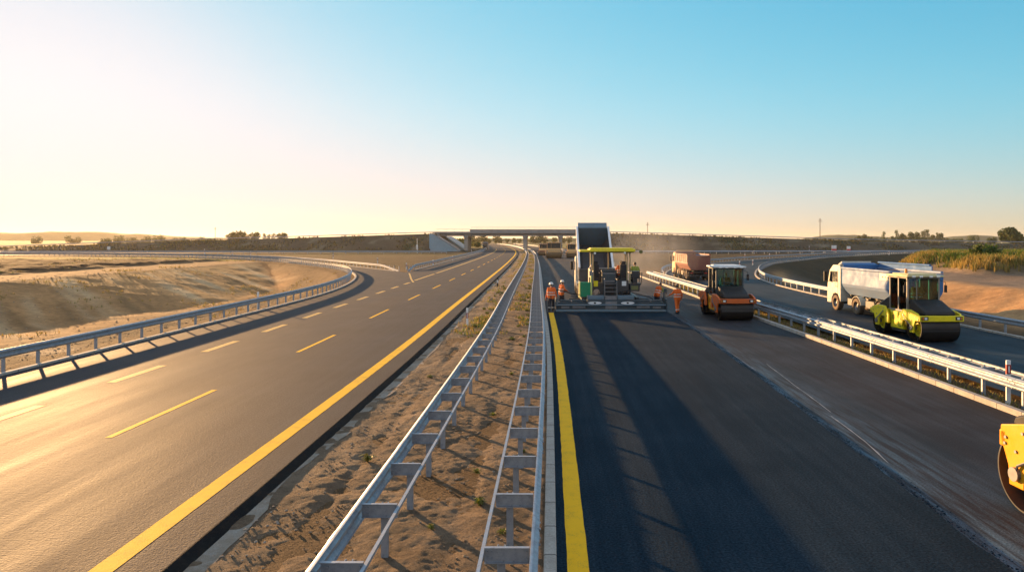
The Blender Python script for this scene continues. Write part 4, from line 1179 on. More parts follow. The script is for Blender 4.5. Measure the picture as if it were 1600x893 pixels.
    for x, yel in ((-.88, True), (.92, False)):
        mb = MB(); mb.bb(x - .26, x + .26, .75, 1.2, 2.05, 2.17); mb.box((x, .70, 2.52), (.46, .12, .74), 0, (R(6), 0, 0)); mb.box((x, .665, 3.0), (.3, .1, .2), 0, (R(6), 0, 0)); mb.bb(x - .2, x + .2, .75, 1.15, 1.703, 2.05)
        for s in (-1, 1): mb.bb(x + s * .3 - .04, x + s * .3 + .04, .75, 1.2, 2.3, 2.36)
        se = mb.build('seat', M['seat'], t, bevel=.03)
        mb = MB(); mb.bb(x - .14, x + .14, .29, .325, 1.50 if yel else 1.55, 1.86 if yel else 1.84)
        if yel: mb.build('yellow_box', M['yellow'], t, bevel=.02)
        else: mb.build('white_notice', M['white'], t)
        mb = MB()
        for k in range(7):
            rr = random.Random(k + (5 if yel else 50)); mb.sphere((x + rr.uniform(-.28, .28), rr.uniform(.0, .25), 1.02 + rr.uniform(.0, .22)), rr.uniform(.09, .17), 8)
        mb.build('tool_bag', M['bag' if yel else 'black'], t)
    # right outrigger seat
    mb = MB(); mb.bb(1.27, 2.0, .3, 1.3, 1.62, 1.70); mb.bb(1.3, 1.92, .3, .36, 1.2, 1.62); mb.prism([(1.3, 1.2), (1.75, 1.2), (2.0, 1.62), (1.3, 1.62)], 'y', .37, 1.2)
    mb.tube([(2.0, .3, 1.65), (2.06, .3, 2.35), (2.06, 1.25, 2.4), (2.0, 1.3, 1.65)], .03, 8); mb.bb(1.4, 1.95, .45, .95, 2.0, 2.1); mb.box((1.67, .42, 2.28), (.5, .1, .4)); mb.bb(1.5, 1.8, .5, .9, 1.703, 2.0)
    og = mb.build('outrigger_seat', M['steel_dark'], t, bevel=.015)
    mb = MB(); mb.bb(1.38, 1.82, .285, .299, 1.30, 1.55); mb.build('notice_panel', M['olive'], og)
    # green tank
    mb = MB(); mb.bb(-1.86, -1.24, .05, .65, .86, 1.78); gt = mb.build('green_tank', M['green'], t, bevel=.02)
    mb = MB(); mb.bb(-1.95, -1.868, .04, .64, .80, 1.80); mb.bb(-1.24 + .01, -1.14, .04, .5, .98, 2.2); mb.build('tank_bracket', M['limep'], gt)
    # canopy
    mb = MB(); mb.bb(-1.28, 1.62, .1, 2.6, 3.72, 3.90); mb.bb(-1.20, 1.5, .2, 2.5, 3.903, 3.96); cp = mb.build('canopy', M['yellow'], t, bevel=.06, seg=3)
    mb = MB(); mb.bb(-1.90, -1.285, .25, 2.3, 3.70, 3.84); mb.build('canopy_extension', M['yellow'], cp, bevel=.03)
    mb = MB(); mb.bb(-1.2, 1.52, .2, 2.5, 3.66, 3.717); mb.build('canopy_frame', M['black'], cp)
    for x, y in ((-1.18, .35), (-1.02, .6), (1.30, .35), (1.14, .6), (-1.1, 2.3), (1.2, 2.3), (.1, 2.3)):
        mb = MB(); mb.cyl((x, y, 1.703 if x != -1.18 else 1.0), (x, y, 3.66), .045, n=10); mb.build('canopy_post', M['canopy_post'], t)
    for q in ((-.95, .12, 3.62), (.95, .14, 3.64)):
        mb = MB(); mb.sphere(q, .08, 10); mb.build('work_lamp', M['lamp'], cp)
    mb = MB(); mb.tube([(1.55, 1.4, 3.78), (2.0, 1.4, 3.84), (2.14, 1.4, 3.78)], .015, 6); mb.cyl((2.14, 1.36, 3.70), (2.14, 1.42, 3.70), .12, n=14); mb.build('mirror', M['olive'], cp)
    # rail and pipes at the left
    mb = MB(); mb.tube([(-1.18, .3, 2.4), (-1.25, .3, 2.7), (-1.12, .32, 3.0)], .03, 6); mb.bb(-1.3, -1.1, .25, .4, 2.2, 2.5); mb.tube([(-1.1, .2, 1.0), (-1.1, .25, 2.0), (-1.05, .4, 2.5)], .03, 6); mb.cyl((-1.3, .3, 1.1), (-1.3, .3, 2.1), .05, n=8)
    mb.build('hydraulic_block', M['steel_mid'], t)
    # auger between tractor and screed
    mb = MB(); mb.cyl((-3.1, .62, .32), (3.1, .62, .32), .06, n=8)
    for x in np.arange(-3.0, 3.05, .25): mb.cyl((x, .62, .32), (x + .03, .62, .32), .2, n=14)
    mb.bb(-2.6, 2.6, .8, .9, .2, .7)
    mb.build('auger', M['steel_dark'], t)
    return t
M['bag'] = plain('dusty_sack', (.32, .22, .16), .9); M['olive'] = paint('olive_panel', (.16, .17, .06), .5); M['limep'] = paint('pale_lime_paint', (.55, .62, .2), .45); M['canopy_post'] = paint('grey_yellow_post', (.32, .27, .14), .45)
paver()
# loose hot mix in front of the screed
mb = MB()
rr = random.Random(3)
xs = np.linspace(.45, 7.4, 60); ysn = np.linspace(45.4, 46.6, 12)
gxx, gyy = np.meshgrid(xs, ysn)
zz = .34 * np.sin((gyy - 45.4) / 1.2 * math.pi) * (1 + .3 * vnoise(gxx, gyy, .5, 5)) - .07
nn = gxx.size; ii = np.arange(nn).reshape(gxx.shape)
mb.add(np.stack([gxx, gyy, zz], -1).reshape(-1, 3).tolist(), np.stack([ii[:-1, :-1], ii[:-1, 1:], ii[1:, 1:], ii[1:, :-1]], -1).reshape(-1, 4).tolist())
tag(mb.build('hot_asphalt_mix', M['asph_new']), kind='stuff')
# ------------------------------------------------------------------ people
def remeshed(mb, voxel, name, mat, parent, smooth_it=2):
    me = bpy.data.meshes.new('tmp'); me.from_pydata(mb.v, [], mb.f)
    o = bpy.data.objects.new('tmp', me); COL.objects.link(o)
    r = o.modifiers.new('r', 'REMESH'); r.mode = 'VOXEL'; r.voxel_size = voxel; r.use_smooth_shade = True
    if smooth_it:
        s_ = o.modifiers.new('s', 'SMOOTH'); s_.factor = .5; s_.iterations = smooth_it
    dg = bpy.context.evaluated_depsgraph_get()
    out = bpy.data.meshes.new_from_object(o.evaluated_get(dg))
    bpy.data.objects.remove(o); bpy.data.meshes.remove(me)
    out.name = name; out.materials.clear(); out.materials.append(mat)
    ob = bpy.data.objects.new(name, out); COL.objects.link(ob); ob.parent = parent
    return ob
def cap(mb, a, b, ra, rb=None, n=12):
    rb = ra if rb is None else rb
    mb.cyl(a, b, ra, rb, n); mb.sphere(a, ra, n); mb.sphere(b, rb, n)
def V3(*a): return Vector(a)
def person(label, loc, rz, seat=0, lean=0, torso='vest', legs='trousers', sleeve=None, helmet=True, hl=None, hr=None, stride=.06, group='road workers'):
    """facing +Y; hl/hr: wrist points; seat: hip height when seated"""
    t = thing('person', label, 'person', loc, rz, group)
    S = lambda p: p
    hz = seat if seat else .93
    ln = Matrix.Rotation(R(-lean), 3, 'X')
    def T(x, y, z): return V3(0, 0, hz) + ln @ V3(x, y, z - .93)
    hips = [V3(s * .095, 0, hz) for s in (-1, 1)]
    if seat: knees = [V3(s * .14, .44, hz + .02) for s in (-1, 1)]; ank = [V3(s * .15, .52, hz - .40) for s in (-1, 1)]
    else: knees = [V3(s * .105, s * stride + .03, .50) for s in (-1, 1)]; ank = [V3(s * .115, s * stride * 1.4 - .02, .09) for s in (-1, 1)]
    sh = [T(s * .185, 0, 1.45) for s in (-1, 1)]
    neck = T(0, .01, 1.50); head = T(0, .035, 1.665)
    wr = [hl or T(-.30, .08, .86), hr or T(.30, .08, .86)]
    el = []
    for s, a, b in ((-1, sh[0], wr[0]), (1, sh[1], wr[1])):
        m = (a + b) / 2; L = (b - a).length; k = math.sqrt(max(.0, .29 ** 2 - (L / 2) ** 2)) if L < .58 else 0
        d = V3(s * .5, -.5, -.7); ax = (b - a).normalized(); d = (d - ax * d.dot(ax)).normalized()
        el.append(m + d * k)
    body = MB()
    for i, s in enumerate((-1, 1)):
        cap(body, hips[i], T(s * .12, 0, 1.33), .115, .115); cap(body, T(s * .10, 0, 1.2), sh[i] - ln @ V3(s * .02, 0, .04), .105, .08)
        cap(body, hips[i], knees[i], .092, .062); cap(body, knees[i], ank[i], .060, .042)
        cap(body, ank[i] + V3(0, -.03, -.045), ank[i] + V3(0, .15, -.055), .038, .032)
        cap(body, sh[i], el[i], .056, .042); cap(body, el[i], wr[i], .042, .028)
        d = (wr[i] - el[i]).normalized(); side = d.cross(V3(0, 0, 1)); side = side.normalized() if side.length > .1 else V3(0, 1, 0)
        up = side.cross(d)
        pm = wr[i] + d * .045; cap(body, wr[i], pm, .027, .03); 
        for k in (-1, 1): cap(body, wr[i] + d * .03 + side * .012 * k, wr[i] + d * .075 + side * .024 * k, .018, .015)
        for k, Lf in enumerate((.062, .078, .072, .055)):
            b0 = wr[i] + d * .08 + side * (.033 - .022 * k); b1 = b0 + d * Lf * .55 - up * .012; b2 = b1 + d * Lf * .35 - up * .03
            cap(body, b0, b1, .0095, .009, 8); cap(body, b1, b2, .009, .008, 8)
        b0 = wr[i] + d * .03 + side * .028; b1 = b0 + d * .035 + side * .03; cap(body, b0, b1, .012, .0105, 8); cap(body, b1, b1 + d * .03 + side * .004, .0105, .009, 8)
    cap(body, T(0, 0, 1.4), neck + ln @ V3(0, 0, .06), .06, .055)
    body.sphere(head, .098, 16, 0, (.80, 1.0, 1.18)); cap(body, head + ln @ V3(0, .04, -.06), head + ln @ V3(0, .055, -.075), .05, .045)
    cap(body, head + ln @ V3(0, .09, .0), head + ln @ V3(0, .112, -.022), .010, .014, 8)
    for s in (-1, 1): body.sphere(head + ln @ V3(s * .08, 0, -.01), .026, 8, 0, (.5, 1, 1.3))
    cap(body, head + ln @ V3(-.02, .086, -.06), head + ln @ V3(.02, .086, -.06), .012, .012, 8)
    bo = remeshed(body, .0105, 'body', M['skin'], t, 1)
    for s in (-1, 1):
        mb = MB(); mb.sphere(head + ln @ V3(s * .032, .086, .012), .011, 8); mb.build('eye', M['black'], bo)
    mb = MB(); mb.sphere(head + ln @ V3(0, -.014, .022), .1, 14, 0, (.84, 1.02, 1.12)); hr_ = remeshed(mb, .016, 'hair', M['hair'], t, 1)
    if helmet:
        mb = MB()
        prof = [(.150, -.0), (.146, .012), (.122, .014), (.119, .05), (.105, .09), (.07, .125), (.03, .14), (.001, .142)]
        mb.lathe(prof, (0, 0, 0), 'z', 20)
        h = mb.build('helmet', M['helmet'], t, smooth=50); h.location = head + ln @ V3(0, -.005, .035); h.rotation_euler = (R(-lean) * 1, 0, 0)
    # clothes
    j = MB()
    for i, s in enumerate((-1, 1)):
        cap(j, hips[i] + ln @ V3(0, 0, -.04 if not seat else .04), T(s * .12, 0, 1.33), .138, .132); cap(j, T(s * .10, 0, 1.2), sh[i] - ln @ V3(s * .015, 0, .02), .12, .088)
    cap(j, T(0, 0, 1.3), T(0, 0, 1.46), .12, .085)
    sl_ = MB()
    for i in range(2):
        cap(sl_ if sleeve else j, sh[i], el[i], .072, .058); cap(sl_ if sleeve else j, el[i], el[i].lerp(wr[i], .85), .058, .042)
    jk = remeshed(j, .017, 'jacket', M[torso], t)
    if sleeve: remeshed(sl_, .017, 'sleeves', M[sleeve], t)
    p = MB()
    for i in range(2):
        cap(p, hips[i], knees[i], .118, .085); cap(p, knees[i], ank[i] + V3(0, 0, .05), .083, .07)
    cap(p, hips[0], hips[1], .12)
    remeshed(p, .017, 'trousers', M[legs], t)
    for i in range(2):
        mb = MB(); cap(mb, ank[i] + V3(0, -.035, -.04), ank[i] + V3(0, .16, -.05), .052, .044); cap(mb, ank[i] + V3(0, -.01, -.04), ank[i] + V3(0, -.005, .1), .056, .062)
        remeshed(mb, .014, 'boot', M['boots'], t)
    def band(c, ax, rx, ry, h):
        mb = MB(); n = 24
        ring = []
        for zz, k in ((-h / 2, 1), (h / 2, 1), (h / 2, .93), (-h / 2, .93)):
            ring.append([c + ax @ V3(rx * k * math.cos(2 * math.pi * q / n), ry * k * math.sin(2 * math.pi * q / n), zz) for q in range(n)])
        vs = sum(ring, []); fs = []
        for a in range(4):
            for q in range(n): fs.append((a * n + q, a * n + (q + 1) % n, ((a + 1) % 4) * n + (q + 1) % n, ((a + 1) % 4) * n + q))
        mb.add(vs, fs); return mb
    for z in (1.05, 1.2):
        band(T(0, 0, z), ln, .272, .150, .05).build('reflective_stripe', M['stripe'], jk)
    for i in range(2):
        a = ank[i].lerp(knees[i], .38); d = (knees[i] - ank[i]).normalized(); q = V3(0, 0, 1).rotation_difference(d).to_matrix()
        band(a, q, .088, .088, .045).build('reflective_stripe', M['stripe'], t)
    return t
person('worker in orange vest and white helmet resting a hand on the guard rail', (.17, 44.1, 0), R(-8), hl=V3(-.36, .18, .80), hr=V3(.32, .12, .92))
person('worker in orange jacket and white helmet behind the left end of the screed', (.87, 47.6, -.06), R(-60), lean=4, hl=V3(-.18, .36, 1.08), hr=V3(.2, .36, 1.08))
person('bareheaded worker with olive sleeves bending over the right end of the screed', (7.15, 46.4, -.06), R(-55), lean=24, helmet=False, sleeve='vest_green', hl=V3(-.16, .62, 1.05), hr=V3(.2, .6, 1.05))
person('bareheaded worker in full orange suit reaching out to the screed control box', (7.95, 43.4, -.06), R(28), helmet=False, legs='vest', sleeve=None, hl=V3(-.34, .40, 1.12), hr=V3(.36, .04, .92))
person('bareheaded operator in orange on the right seat of the paver', (4.70, 45.55, 1.70), 0, seat=.56, helmet=False, hl=V3(-.25, .42, .92), hr=V3(.25, .42, .92), group='machine operators')
person('operator in olive top on the outrigger seat of the paver', (5.57, 45.35, 1.60), 0, seat=.60, torso='vest_green', helmet=False, hl=V3(-.2, .4, .98), hr=V3(.2, .4, .98), group='machine operators')
person('operator in orange inside the teal glass cab of the orange roller', (10.54, 41.85, 1.05), R(182), seat=.62, helmet=False, hl=V3(-.16, .46, .92), hr=V3(.16, .46, .92), group='machine operators')
person('operator in orange inside the cab of the lime yellow roller', (17.13, 32.75, 1.12), R(183), seat=.60, helmet=False, hl=V3(-.16, .44, .90), hr=V3(.16, .44, .90), group='machine operators')

# ------------------------------------------------------------------ marker posts, signs, poles
M['red_band'] = plain('dark_red_band', (.25, .012, .012), .45)
def marker(label, loc, rz=0, h=.95, group='marker posts', dark=False, b0=.42, b1=.72):
    t = thing('marker_post', label, 'marker post', loc, rz, group)
    mb = MB(); mb.prism([(-.06, -.03), (.06, -.03), (.05, .035), (0, .06), (-.05, .035)], 'z', -.3, h); mb.build('post', M['white' if not dark else 'black'], t, bevel=.006)
    mb = MB(); mb.prism([(-.063, -.033), (.063, -.033), (.053, .038), (0, .064), (-.053, .038)], 'z', h * b0, h * b1) ; mb.build('band', M['red_band'] if not dark else M['white'], t)
    mb = MB(); mb.bb(-.018, .018, -.042, -.034, h * (b0 + .03), h * (b1 - .03)); mb.build('reflector', M['white'], t)
    return t
marker('red and white marker post on the median dirt beside the tar edge', (-4.36, 37.8, -.12))
marker('dark marker post far along the median dirt beside the tar edge', (-4.95, 68.5, -.12), dark=True)
marker('marker post standing behind the grey guard rail above the sand cutting', (-19.1, 46.3, -.14), h=1.2)
marker('red and white marker post behind the double sunlit guard rail', (12.96, 19.85, -.1), h=1.2, b0=.68, b1=.90)
m0 = None
for i, (x, y, h) in enumerate([(-107, 219, 1.7), (-122, 214, 1.0), (-96, 214, 1.0), (-88, 208, 1.1), (-52, 170, 1.1), (-34, 140, 1.0), (-22, 109, 1.0), (-20, 122, 1.1), (-20.4, 150, 1.1), (-25, 228, 1.2), (-170, 218, 1.4), (97, 262, 2.2), (66, 226, 1.1), (48, 172, 1.1), (54, 172, 1.2), (104, 215, 1.1), (141, 250, 1.1), (31.5, 116, 1.1), (36, 124, 1.1)]):
    if m0 is None:
        m0 = marker('small white marker post far off beside a ramp', (x, y, -.1), 0, 1.0, 'small far marker posts along the ramps'); c = m0
    else: c = copy_tree(m0)
    c.location = (x, y, -.1); c.scale = (1.3, 1.3, h)
def sign(label, loc, w_, h_, z, mats, rz=0):
    t = thing('road_sign', label, 'road sign', loc, rz)
    mb = MB(); mb.cyl((0, 0, -.3), (0, 0, z + h_ / 2), .05, n=8); mb.build('post', M['galv'], t)
    mb = MB(); mb.bb(-w_ / 2, w_ / 2, -.085, -.055, z - h_ / 2, z + h_ / 2); b = mb.build('panel', M[mats[0]], t, bevel=.01)
    if len(mats) > 1:
        mb = MB(); mb.bb(-w_ / 2, w_ / 2, -.092, -.086, z - h_ / 2, z - h_ / 6); mb.build('band', M[mats[1]], b)
    return t
sign('white road sign with red lower part beyond the entry ramp', (88, 217, -.1), 1.5, 1.6, 2.0, ('white', 'red'))
sign('smaller white and red sign to the right of the sign beyond the entry ramp', (92.5, 217, -.1), 1.2, 1.3, 1.9, ('white', 'red'))
sign('small tilted white sign at the foot of the left embankment', (-138, 221, -.1), 1.0, 1.0, 1.9, ('white',))
t = thing('sign_mast', 'slim white mast in front of the left embankment beside the wing wall', 'mast', (-44.3, 237.5, -.1))
mb = MB(); mb.cyl((0, 0, -.3), (0, 0, 5.0), .10, .07, 8); mb.build('post', M['white'], t)
mb = MB(); mb.bb(-.28, .28, -.2, -.12, 1.3, 2.8); mb.build('panel', M['white'], t, bevel=.02)
for lab, x, y, z in (('tall utility pole rising behind the right embankment', 135, 350, 15.0), ('short looking utility pole behind the right embankment near the raised truck bed', 53.5, 380, 13.8), ('faint thin pole beside the tree group behind the left embankment', -284, 600, 15)):
    t = thing('utility_pole', lab, 'utility pole', (x, y, 0))
    mb = MB(); mb.cyl((0, 0, -.3), (0, 0, z), .22, .14, 10); mb.build('post', M['wood'], t)
    mb = MB(); mb.bb(-.9, .9, -.08, .08, z - 1.6, z - 1.4); mb.bb(-.7, .7, -.07, .07, z - .7, z - .55); mb.build('cross_arm', M['wood'], t)
    for q in (-.8, .8):
        mb = MB(); mb.cyl((q, 0, z - 1.39), (q, 0, z - 1.1), .06, n=8); mb.build('insulator', M['cream'], t)

# ------------------------------------------------------------------ vegetation
def leaves(mb, rr, c, rad, n, s, mats=3, shell=.55, tilt=1.0):
    for _ in range(n):
        while True:
            p = Vector((rr.uniform(-1, 1), rr.uniform(-1, 1), rr.uniform(-1, 1)))
            if p.length < 1 and (p.length > shell or rr.random() < .25): break
        q = Vector((c[0] + p.x * rad[0], c[1] + p.y * rad[1], c[2] + p.z * rad[2]))
        a = Vector((rr.gauss(0, 1), rr.gauss(0, 1), rr.gauss(0, 1))).normalized(); b = a.orthogonal().normalized(); b = (b * rr.uniform(-1, 1) + a.cross(b) * rr.uniform(-1, 1)).normalized()
        L = s * rr.uniform(.6, 1.4); W = L * rr.uniform(.45, .8)
        k = rr.randrange(mats)
        mb.add([q - a * L - b * W * .3, q - b * W, q + a * L + b * W * .2, q + b * W * .9], [(0, 1, 2, 3)], k)
LEAF = ('leaf_a', 'leaf_b', 'leaf_c')
def tree(label, loc, h, w_, kind='round', seed=1, n=900, group=None, mats=LEAF, name='tree', trunk_h=.25, cat='tree'):
    t = thing(name, label, cat, loc, 0, group)
    rr = random.Random(seed)
    mb = MB(); tr = h * .022
    mb.cyl((0, 0, -.3), (rr.uniform(-.1, .1), 0, h * .55), tr, tr * .5, 9)
    lobes = []
    nl = {'round': 9, 'tall': 6, 'bush': 7}[kind]
    for i in range(nl):
        a = 2 * math.pi * i / nl + rr.uniform(-.4, .4)
        if kind == 'tall': c = (rr.uniform(-.18, .18) * w_, rr.uniform(-.18, .18) * w_, h * (.2 + .68 * i / (nl - 1))); rd = w_ * (.42 - .22 * i / nl)
        elif kind == 'bush': c = (math.cos(a) * w_ * .3, math.sin(a) * w_ * .3, h * rr.uniform(.25, .62)); rd = w_ * rr.uniform(.2, .3)
        else: c = (math.cos(a) * w_ * rr.uniform(.1, .34), math.sin(a) * w_ * rr.uniform(.1, .34), h * (trunk_h + (.86 - trunk_h) * rr.uniform(.15, .95))); rd = w_ * rr.uniform(.17, .27)
        lobes.append((c, rd))
        mb.cyl((0, 0, h * .25), c, tr * .45, tr * .12, 6)
    if kind == 'round': lobes.append(((0, 0, h * .82), w_ * .24)); lobes.append(((0, 0, h * .5), w_ * .3))
    mb.build('trunk', M['bark'], t)
    mb = MB()
    for c, rd in lobes:
        hz = rd * (1.3 if kind == 'tall' else .85) if kind != 'bush' else min(c[2], h - c[2])
        leaves(mb, rr, c, (rd, rd, min(hz, h - c[2] if h - c[2] > .1 else hz)), n // len(lobes), w_ * (.045 if n > 800 else .07), len(mats))
    mb.build('crown', [M[m] for m in mats], t, smooth=0, recalc=False)
    return t
tree('big dark oak standing alone above the grassy bank at the right', (289, 440, 0), 12.2, 14.5, 'round', 3, 3600, trunk_h=.18)
tree('smaller tree half hidden at the right edge beside the big dark oak', (304, 452, 0), 7.5, 9, 'bush', 4, 900)
tree('round low tree on the yellow field left of the big dark oak', (422, 700, 0), 9.5, 11, 'bush', 5, 900)
tree('low shrubby tree between the round low tree and the big dark oak', (444, 705, 0), 7, 9, 'bush', 6, 700)
GR = 'distant trees behind the right embankment'
kinds = [tree('slender distant tree in the row behind the right embankment', (455, 900, 0), 15, 7, 'tall', 11, 500, GR),
         tree('rounded distant tree in the row behind the right embankment', (470, 905, 0), 13, 11, 'round', 12, 500, GR),
         tree('low distant bush in the row behind the right embankment', (480, 910, 0), 8, 13, 'bush', 13, 400, GR)]
rr = random.Random(21)
for px_, k, D, sc_ in ((1372, 2, 900, .9), (1384, 2, 880, .8), (1395, 1, 900, .75), (1402, 0, 900, 1.1), (1408, 1, 900, .9), (1416, 0, 910, .8), (1423, 1, 905, 1.15), (1432, 1, 910, 1.1), (1440, 0, 915, 1.1), (1445, 0, 915, 1.12), (1450, 0, 915, 1.15), (1457, 1, 925, .95), (1464, 0, 930, .95), (1470, 1, 930, 1.0), (1477, 2, 930, .9), (1490, 2, 900, .8), (1500, 2, 940, .8), (1334, 2, 850, .9), (1342, 1, 850, .8), (1350, 1, 850, .85), (1358, 2, 850, 1.0), (1365, 2, 840, .75)):
    c = copy_tree(kinds[k]); c.location = ((px_ - 857) * D / 1100, D, 0); c.scale = (sc_, sc_, sc_ * rr.uniform(.9, 1.05)); c.rotation_euler = (0, 0, rr.uniform(0, 6))
for k in kinds: k.location = ((1380 + 30 * kinds.index(k) - 857) * .82, 902, 0)
GL = 'tree group behind the left embankment'
kl = [tree('leafy round tree in the group behind the left embankment', (-265, 600, 0), 11, 9, 'round', 31, 600, GL, trunk_h=.1), tree('narrow tree in the group behind the left embankment', (-260, 600, 0), 11, 6, 'tall', 32, 500, GL)]
for i, (px_, k, sc_) in enumerate(((359, 0, .85), (364, 0, 1.0), (370, 0, 1.02), (376, 0, 1.05), (382, 0, 1.0), (394, 0, .9), (401, 0, 1.0), (414, 1, .85), (421, 1, .78), (427, 1, .85), (436, 0, .85), (442, 0, .95), (448, 1, .85))):
    c = kl[k] if i in (0, 7) else copy_tree(kl[k]); c.location = ((px_ - 857) * 600 / 1100, 600, .5); c.scale = (sc_, sc_, sc_); c.rotation_euler = (0, 0, i * 1.3)
GF = 'hazy trees on the far left plain'
kf = tree('hazy tree standing on the far left plain', (-580, 800, 0), 8.5, 9, 'bush', 41, 500, GF, trunk_h=.05)
for i, (px_, D, sc_) in enumerate(((57, 800, 1.1), (110, 900, 1.2), (120, 900, 1.0), (165, 520, .75), (174, 520, .6), (160, 520, .65), (203, 800, .9), (213, 800, .9), (228, 800, 1.1), (248, 800, 1.3), (258, 820, .9), (272, 800, .9), (286, 830, 1.0), (318, 820, 1.0), (325, 820, .8), (186, 800, 1.2))):
    c = kf if i == 0 else copy_tree(kf); c.location = ((px_ - 857) * D / 1100, D, -.5); c.scale = (sc_ * 1.1, sc_ * 1.1, sc_); c.rotation_euler = (0, 0, i * 2.1)
GB = 'trees and bushes beyond the bridge'
kb = [tree('yellowish bush beyond the bridge seen under the deck', (-52, 352, 0), 4.6, 7, 'bush', 51, 700, GB, ('leaf_b', 'leaf_c', 'blade_o')), tree('dark rounded tree beyond the bridge seen under the deck', (-70, 700, 0), 8.5, 9, 'round', 52, 500, GB, trunk_h=.05)]
for i, (px_, D, k, sc_) in enumerate(((694, 352, 0, .9), (702, 356, 0, 1.0), (710, 360, 0, .85), (720, 365, 0, .8), (728, 372, 0, .6), (698, 375, 0, 1.1), (716, 380, 0, 1.15), (738, 640, 1, 1.0), (747, 690, 1, .9), (755, 660, 1, 1.1), (764, 700, 1, .7), (776, 720, 1, 1.0), (781, 730, 1, .8), (792, 780, 1, .7), (803, 780, 1, .75), (812, 800, 1, .7), (831, 700, 1, .9), (837, 700, 1, 1.0), (845, 690, 1, 1.2), (851, 700, 1, .9), (866, 720, 1, .8), (880, 720, 1, .8), (890, 720, 1, .9), (745, 400, 0, .7), (735, 420, 0, .7))):
    c = kb[k] if i in (0, 7) else copy_tree(kb[k]); c.location = ((px_ - 857) * D / 1100, D, 0); c.scale = (sc_, sc_, sc_); c.rotation_euler = (0, 0, i * 1.7)

# wooded hills along the horizon
def hills(name, pts, D, depth, seed, mat):
    """a long wooded ridge: pts (pixel-free) are (x, crest height)"""
    mb = MB(); xs = np.arange(pts[0][0], pts[-1][0], 14.0); rows = 8
    hh = np.interp(xs, [p[0] for p in pts], [p[1] for p in pts])
    vs = []
    for r_ in range(rows):
        t = r_ / (rows - 1); y = D + depth * (t - .5)
        prof = math.sin(math.pi * min(1, t * 1.0)) ** .7 if 0 < t < 1 else 0
        bmp = vnoise(xs, np.full_like(xs, y), 40, seed, 4) * .5 + vnoise(xs, np.full_like(xs, y), 14, seed + 9, 2) * .35
        for x, h, b in zip(xs, hh, bmp): vs.append((x, y, -1 + (h + 1) * prof * (1 + .16 * b)))
    n = len(xs)
    mb.add(vs, [(r_ * n + i, r_ * n + i + 1, (r_ + 1) * n + i + 1, (r_ + 1) * n + i) for r_ in range(rows - 1) for i in range(n - 1)])
    o = mb.build(name, mat, smooth=80); tag(o, kind='structure'); return o
M['wood_far'] = dirt_mat('far_woodland', (.05, .065, .03), (.09, .10, .045), (.03, .045, .02), .05, .6)
k = 2500 / 1100
hills('hills', [((a - 857) * k, 4.5 + (374 - b) * k) for a, b in ((-300, 366), (0, 363), (30, 364), (70, 362), (140, 361.5), (180, 364), (230, 366), (270, 369), (330, 371), (420, 373), (520, 374))], 2500, 300, 3, M['wood_far'])
hills('hills', [((a - 857) * k, 4.5 + (374 - b) * k) for a, b in ((1270, 374), (1290, 370), (1310, 367), (1335, 366), (1360, 367.5), (1400, 370), (1500, 371), (1520, 369), (1545, 367), (1560, 367), (1580, 369), (1620, 371), (1800, 368))], 2600, 300, 8, M['wood_far'])
k = 1500 / 1100
hills('hills', [((a - 857) * k, 4.5 + (374 - b) * k) for a, b in ((640, 374), (700, 373), (760, 372.3), (830, 373), (900, 372), (1000, 373))], 1500, 120, 15, M['wood_far'])

# tall grass on the bank at the right
def grass_field(name, pts, rr, hmin, hmax, mats, pick, wide=.05, blades=5, kind='stuff'):
    mb = MB()
    for x, y, z, k in pts:
        for _ in range(blades):
            h = rr.uniform(hmin, hmax); a = rr.uniform(0, 2 * math.pi); d = Vector((math.cos(a), math.sin(a), 0)); s = Vector((-d.y, d.x, 0)) * wide * rr.uniform(.5, 1.2)
            p = Vector((x + rr.uniform(-.2, .2), y + rr.uniform(-.2, .2), z - .05)); m_ = p + Vector((0, 0, h * .6)) + d * h * .12; e = p + Vector((0, 0, h)) + d * h * rr.uniform(.15, .5)
            mb.add([p - s, p + s, m_ + s * .8, m_ - s * .8, e], [(0, 1, 2, 3), (3, 2, 4)], pick(rr, k))
    o = mb.build(name, [M[m] for m in mats], smooth=0, recalc=False); o['kind'] = kind
    return o
rr = random.Random(77)
pts = []
Xs = np.array([rr.uniform(34, 82) for _ in range(15000)]); Ys = np.array([rr.uniform(57, 100) for _ in range(15000)])
mk = veg_mask(Xs, Ys); hz_ = height(Xs, Ys); gn = vnoise(Xs, Ys, 6, 5, 3)
for x, y, z, m_, g in zip(Xs, Ys, hz_, mk, gn):
    if m_ > .25: pts.append((x, y, z, g + .04 * (x - 40)))
def pick(rr, k):
    return (1 if rr.random() < .75 else 2) if k + rr.uniform(-.3, .3) > .15 else (0 if rr.random() < .7 else 2)
grass_field('tall_grass', pts, rr, .25, .85, ('blade_y', 'blade_g', 'blade_o'), pick, .055, 6)
for i, (x, y, h, w_) in enumerate(((47, 66, 1.7, 3.0), (54, 70, 2.0, 3.6), (60, 74, 1.8, 3.2), (44, 71, 1.6, 2.6), (66, 78, 2.1, 4))):
    if i == 0: sh0 = tree('leafy green shrub growing in the tall grass of the bank', (x, y, 2.2), h, w_, 'bush', 61, 700, 'shrubs in the tall grass of the bank', ('leaf_b', 'leaf_c', 'blade_g'), 'shrub', cat='shrub'); c = sh0
    else: c = copy_tree(sh0)
    c.location = (x, y, ground_z(x, y) - .1); c.scale = (w_ / 3, w_ / 3, h / 1.7); c.rotation_euler = (0, 0, i)

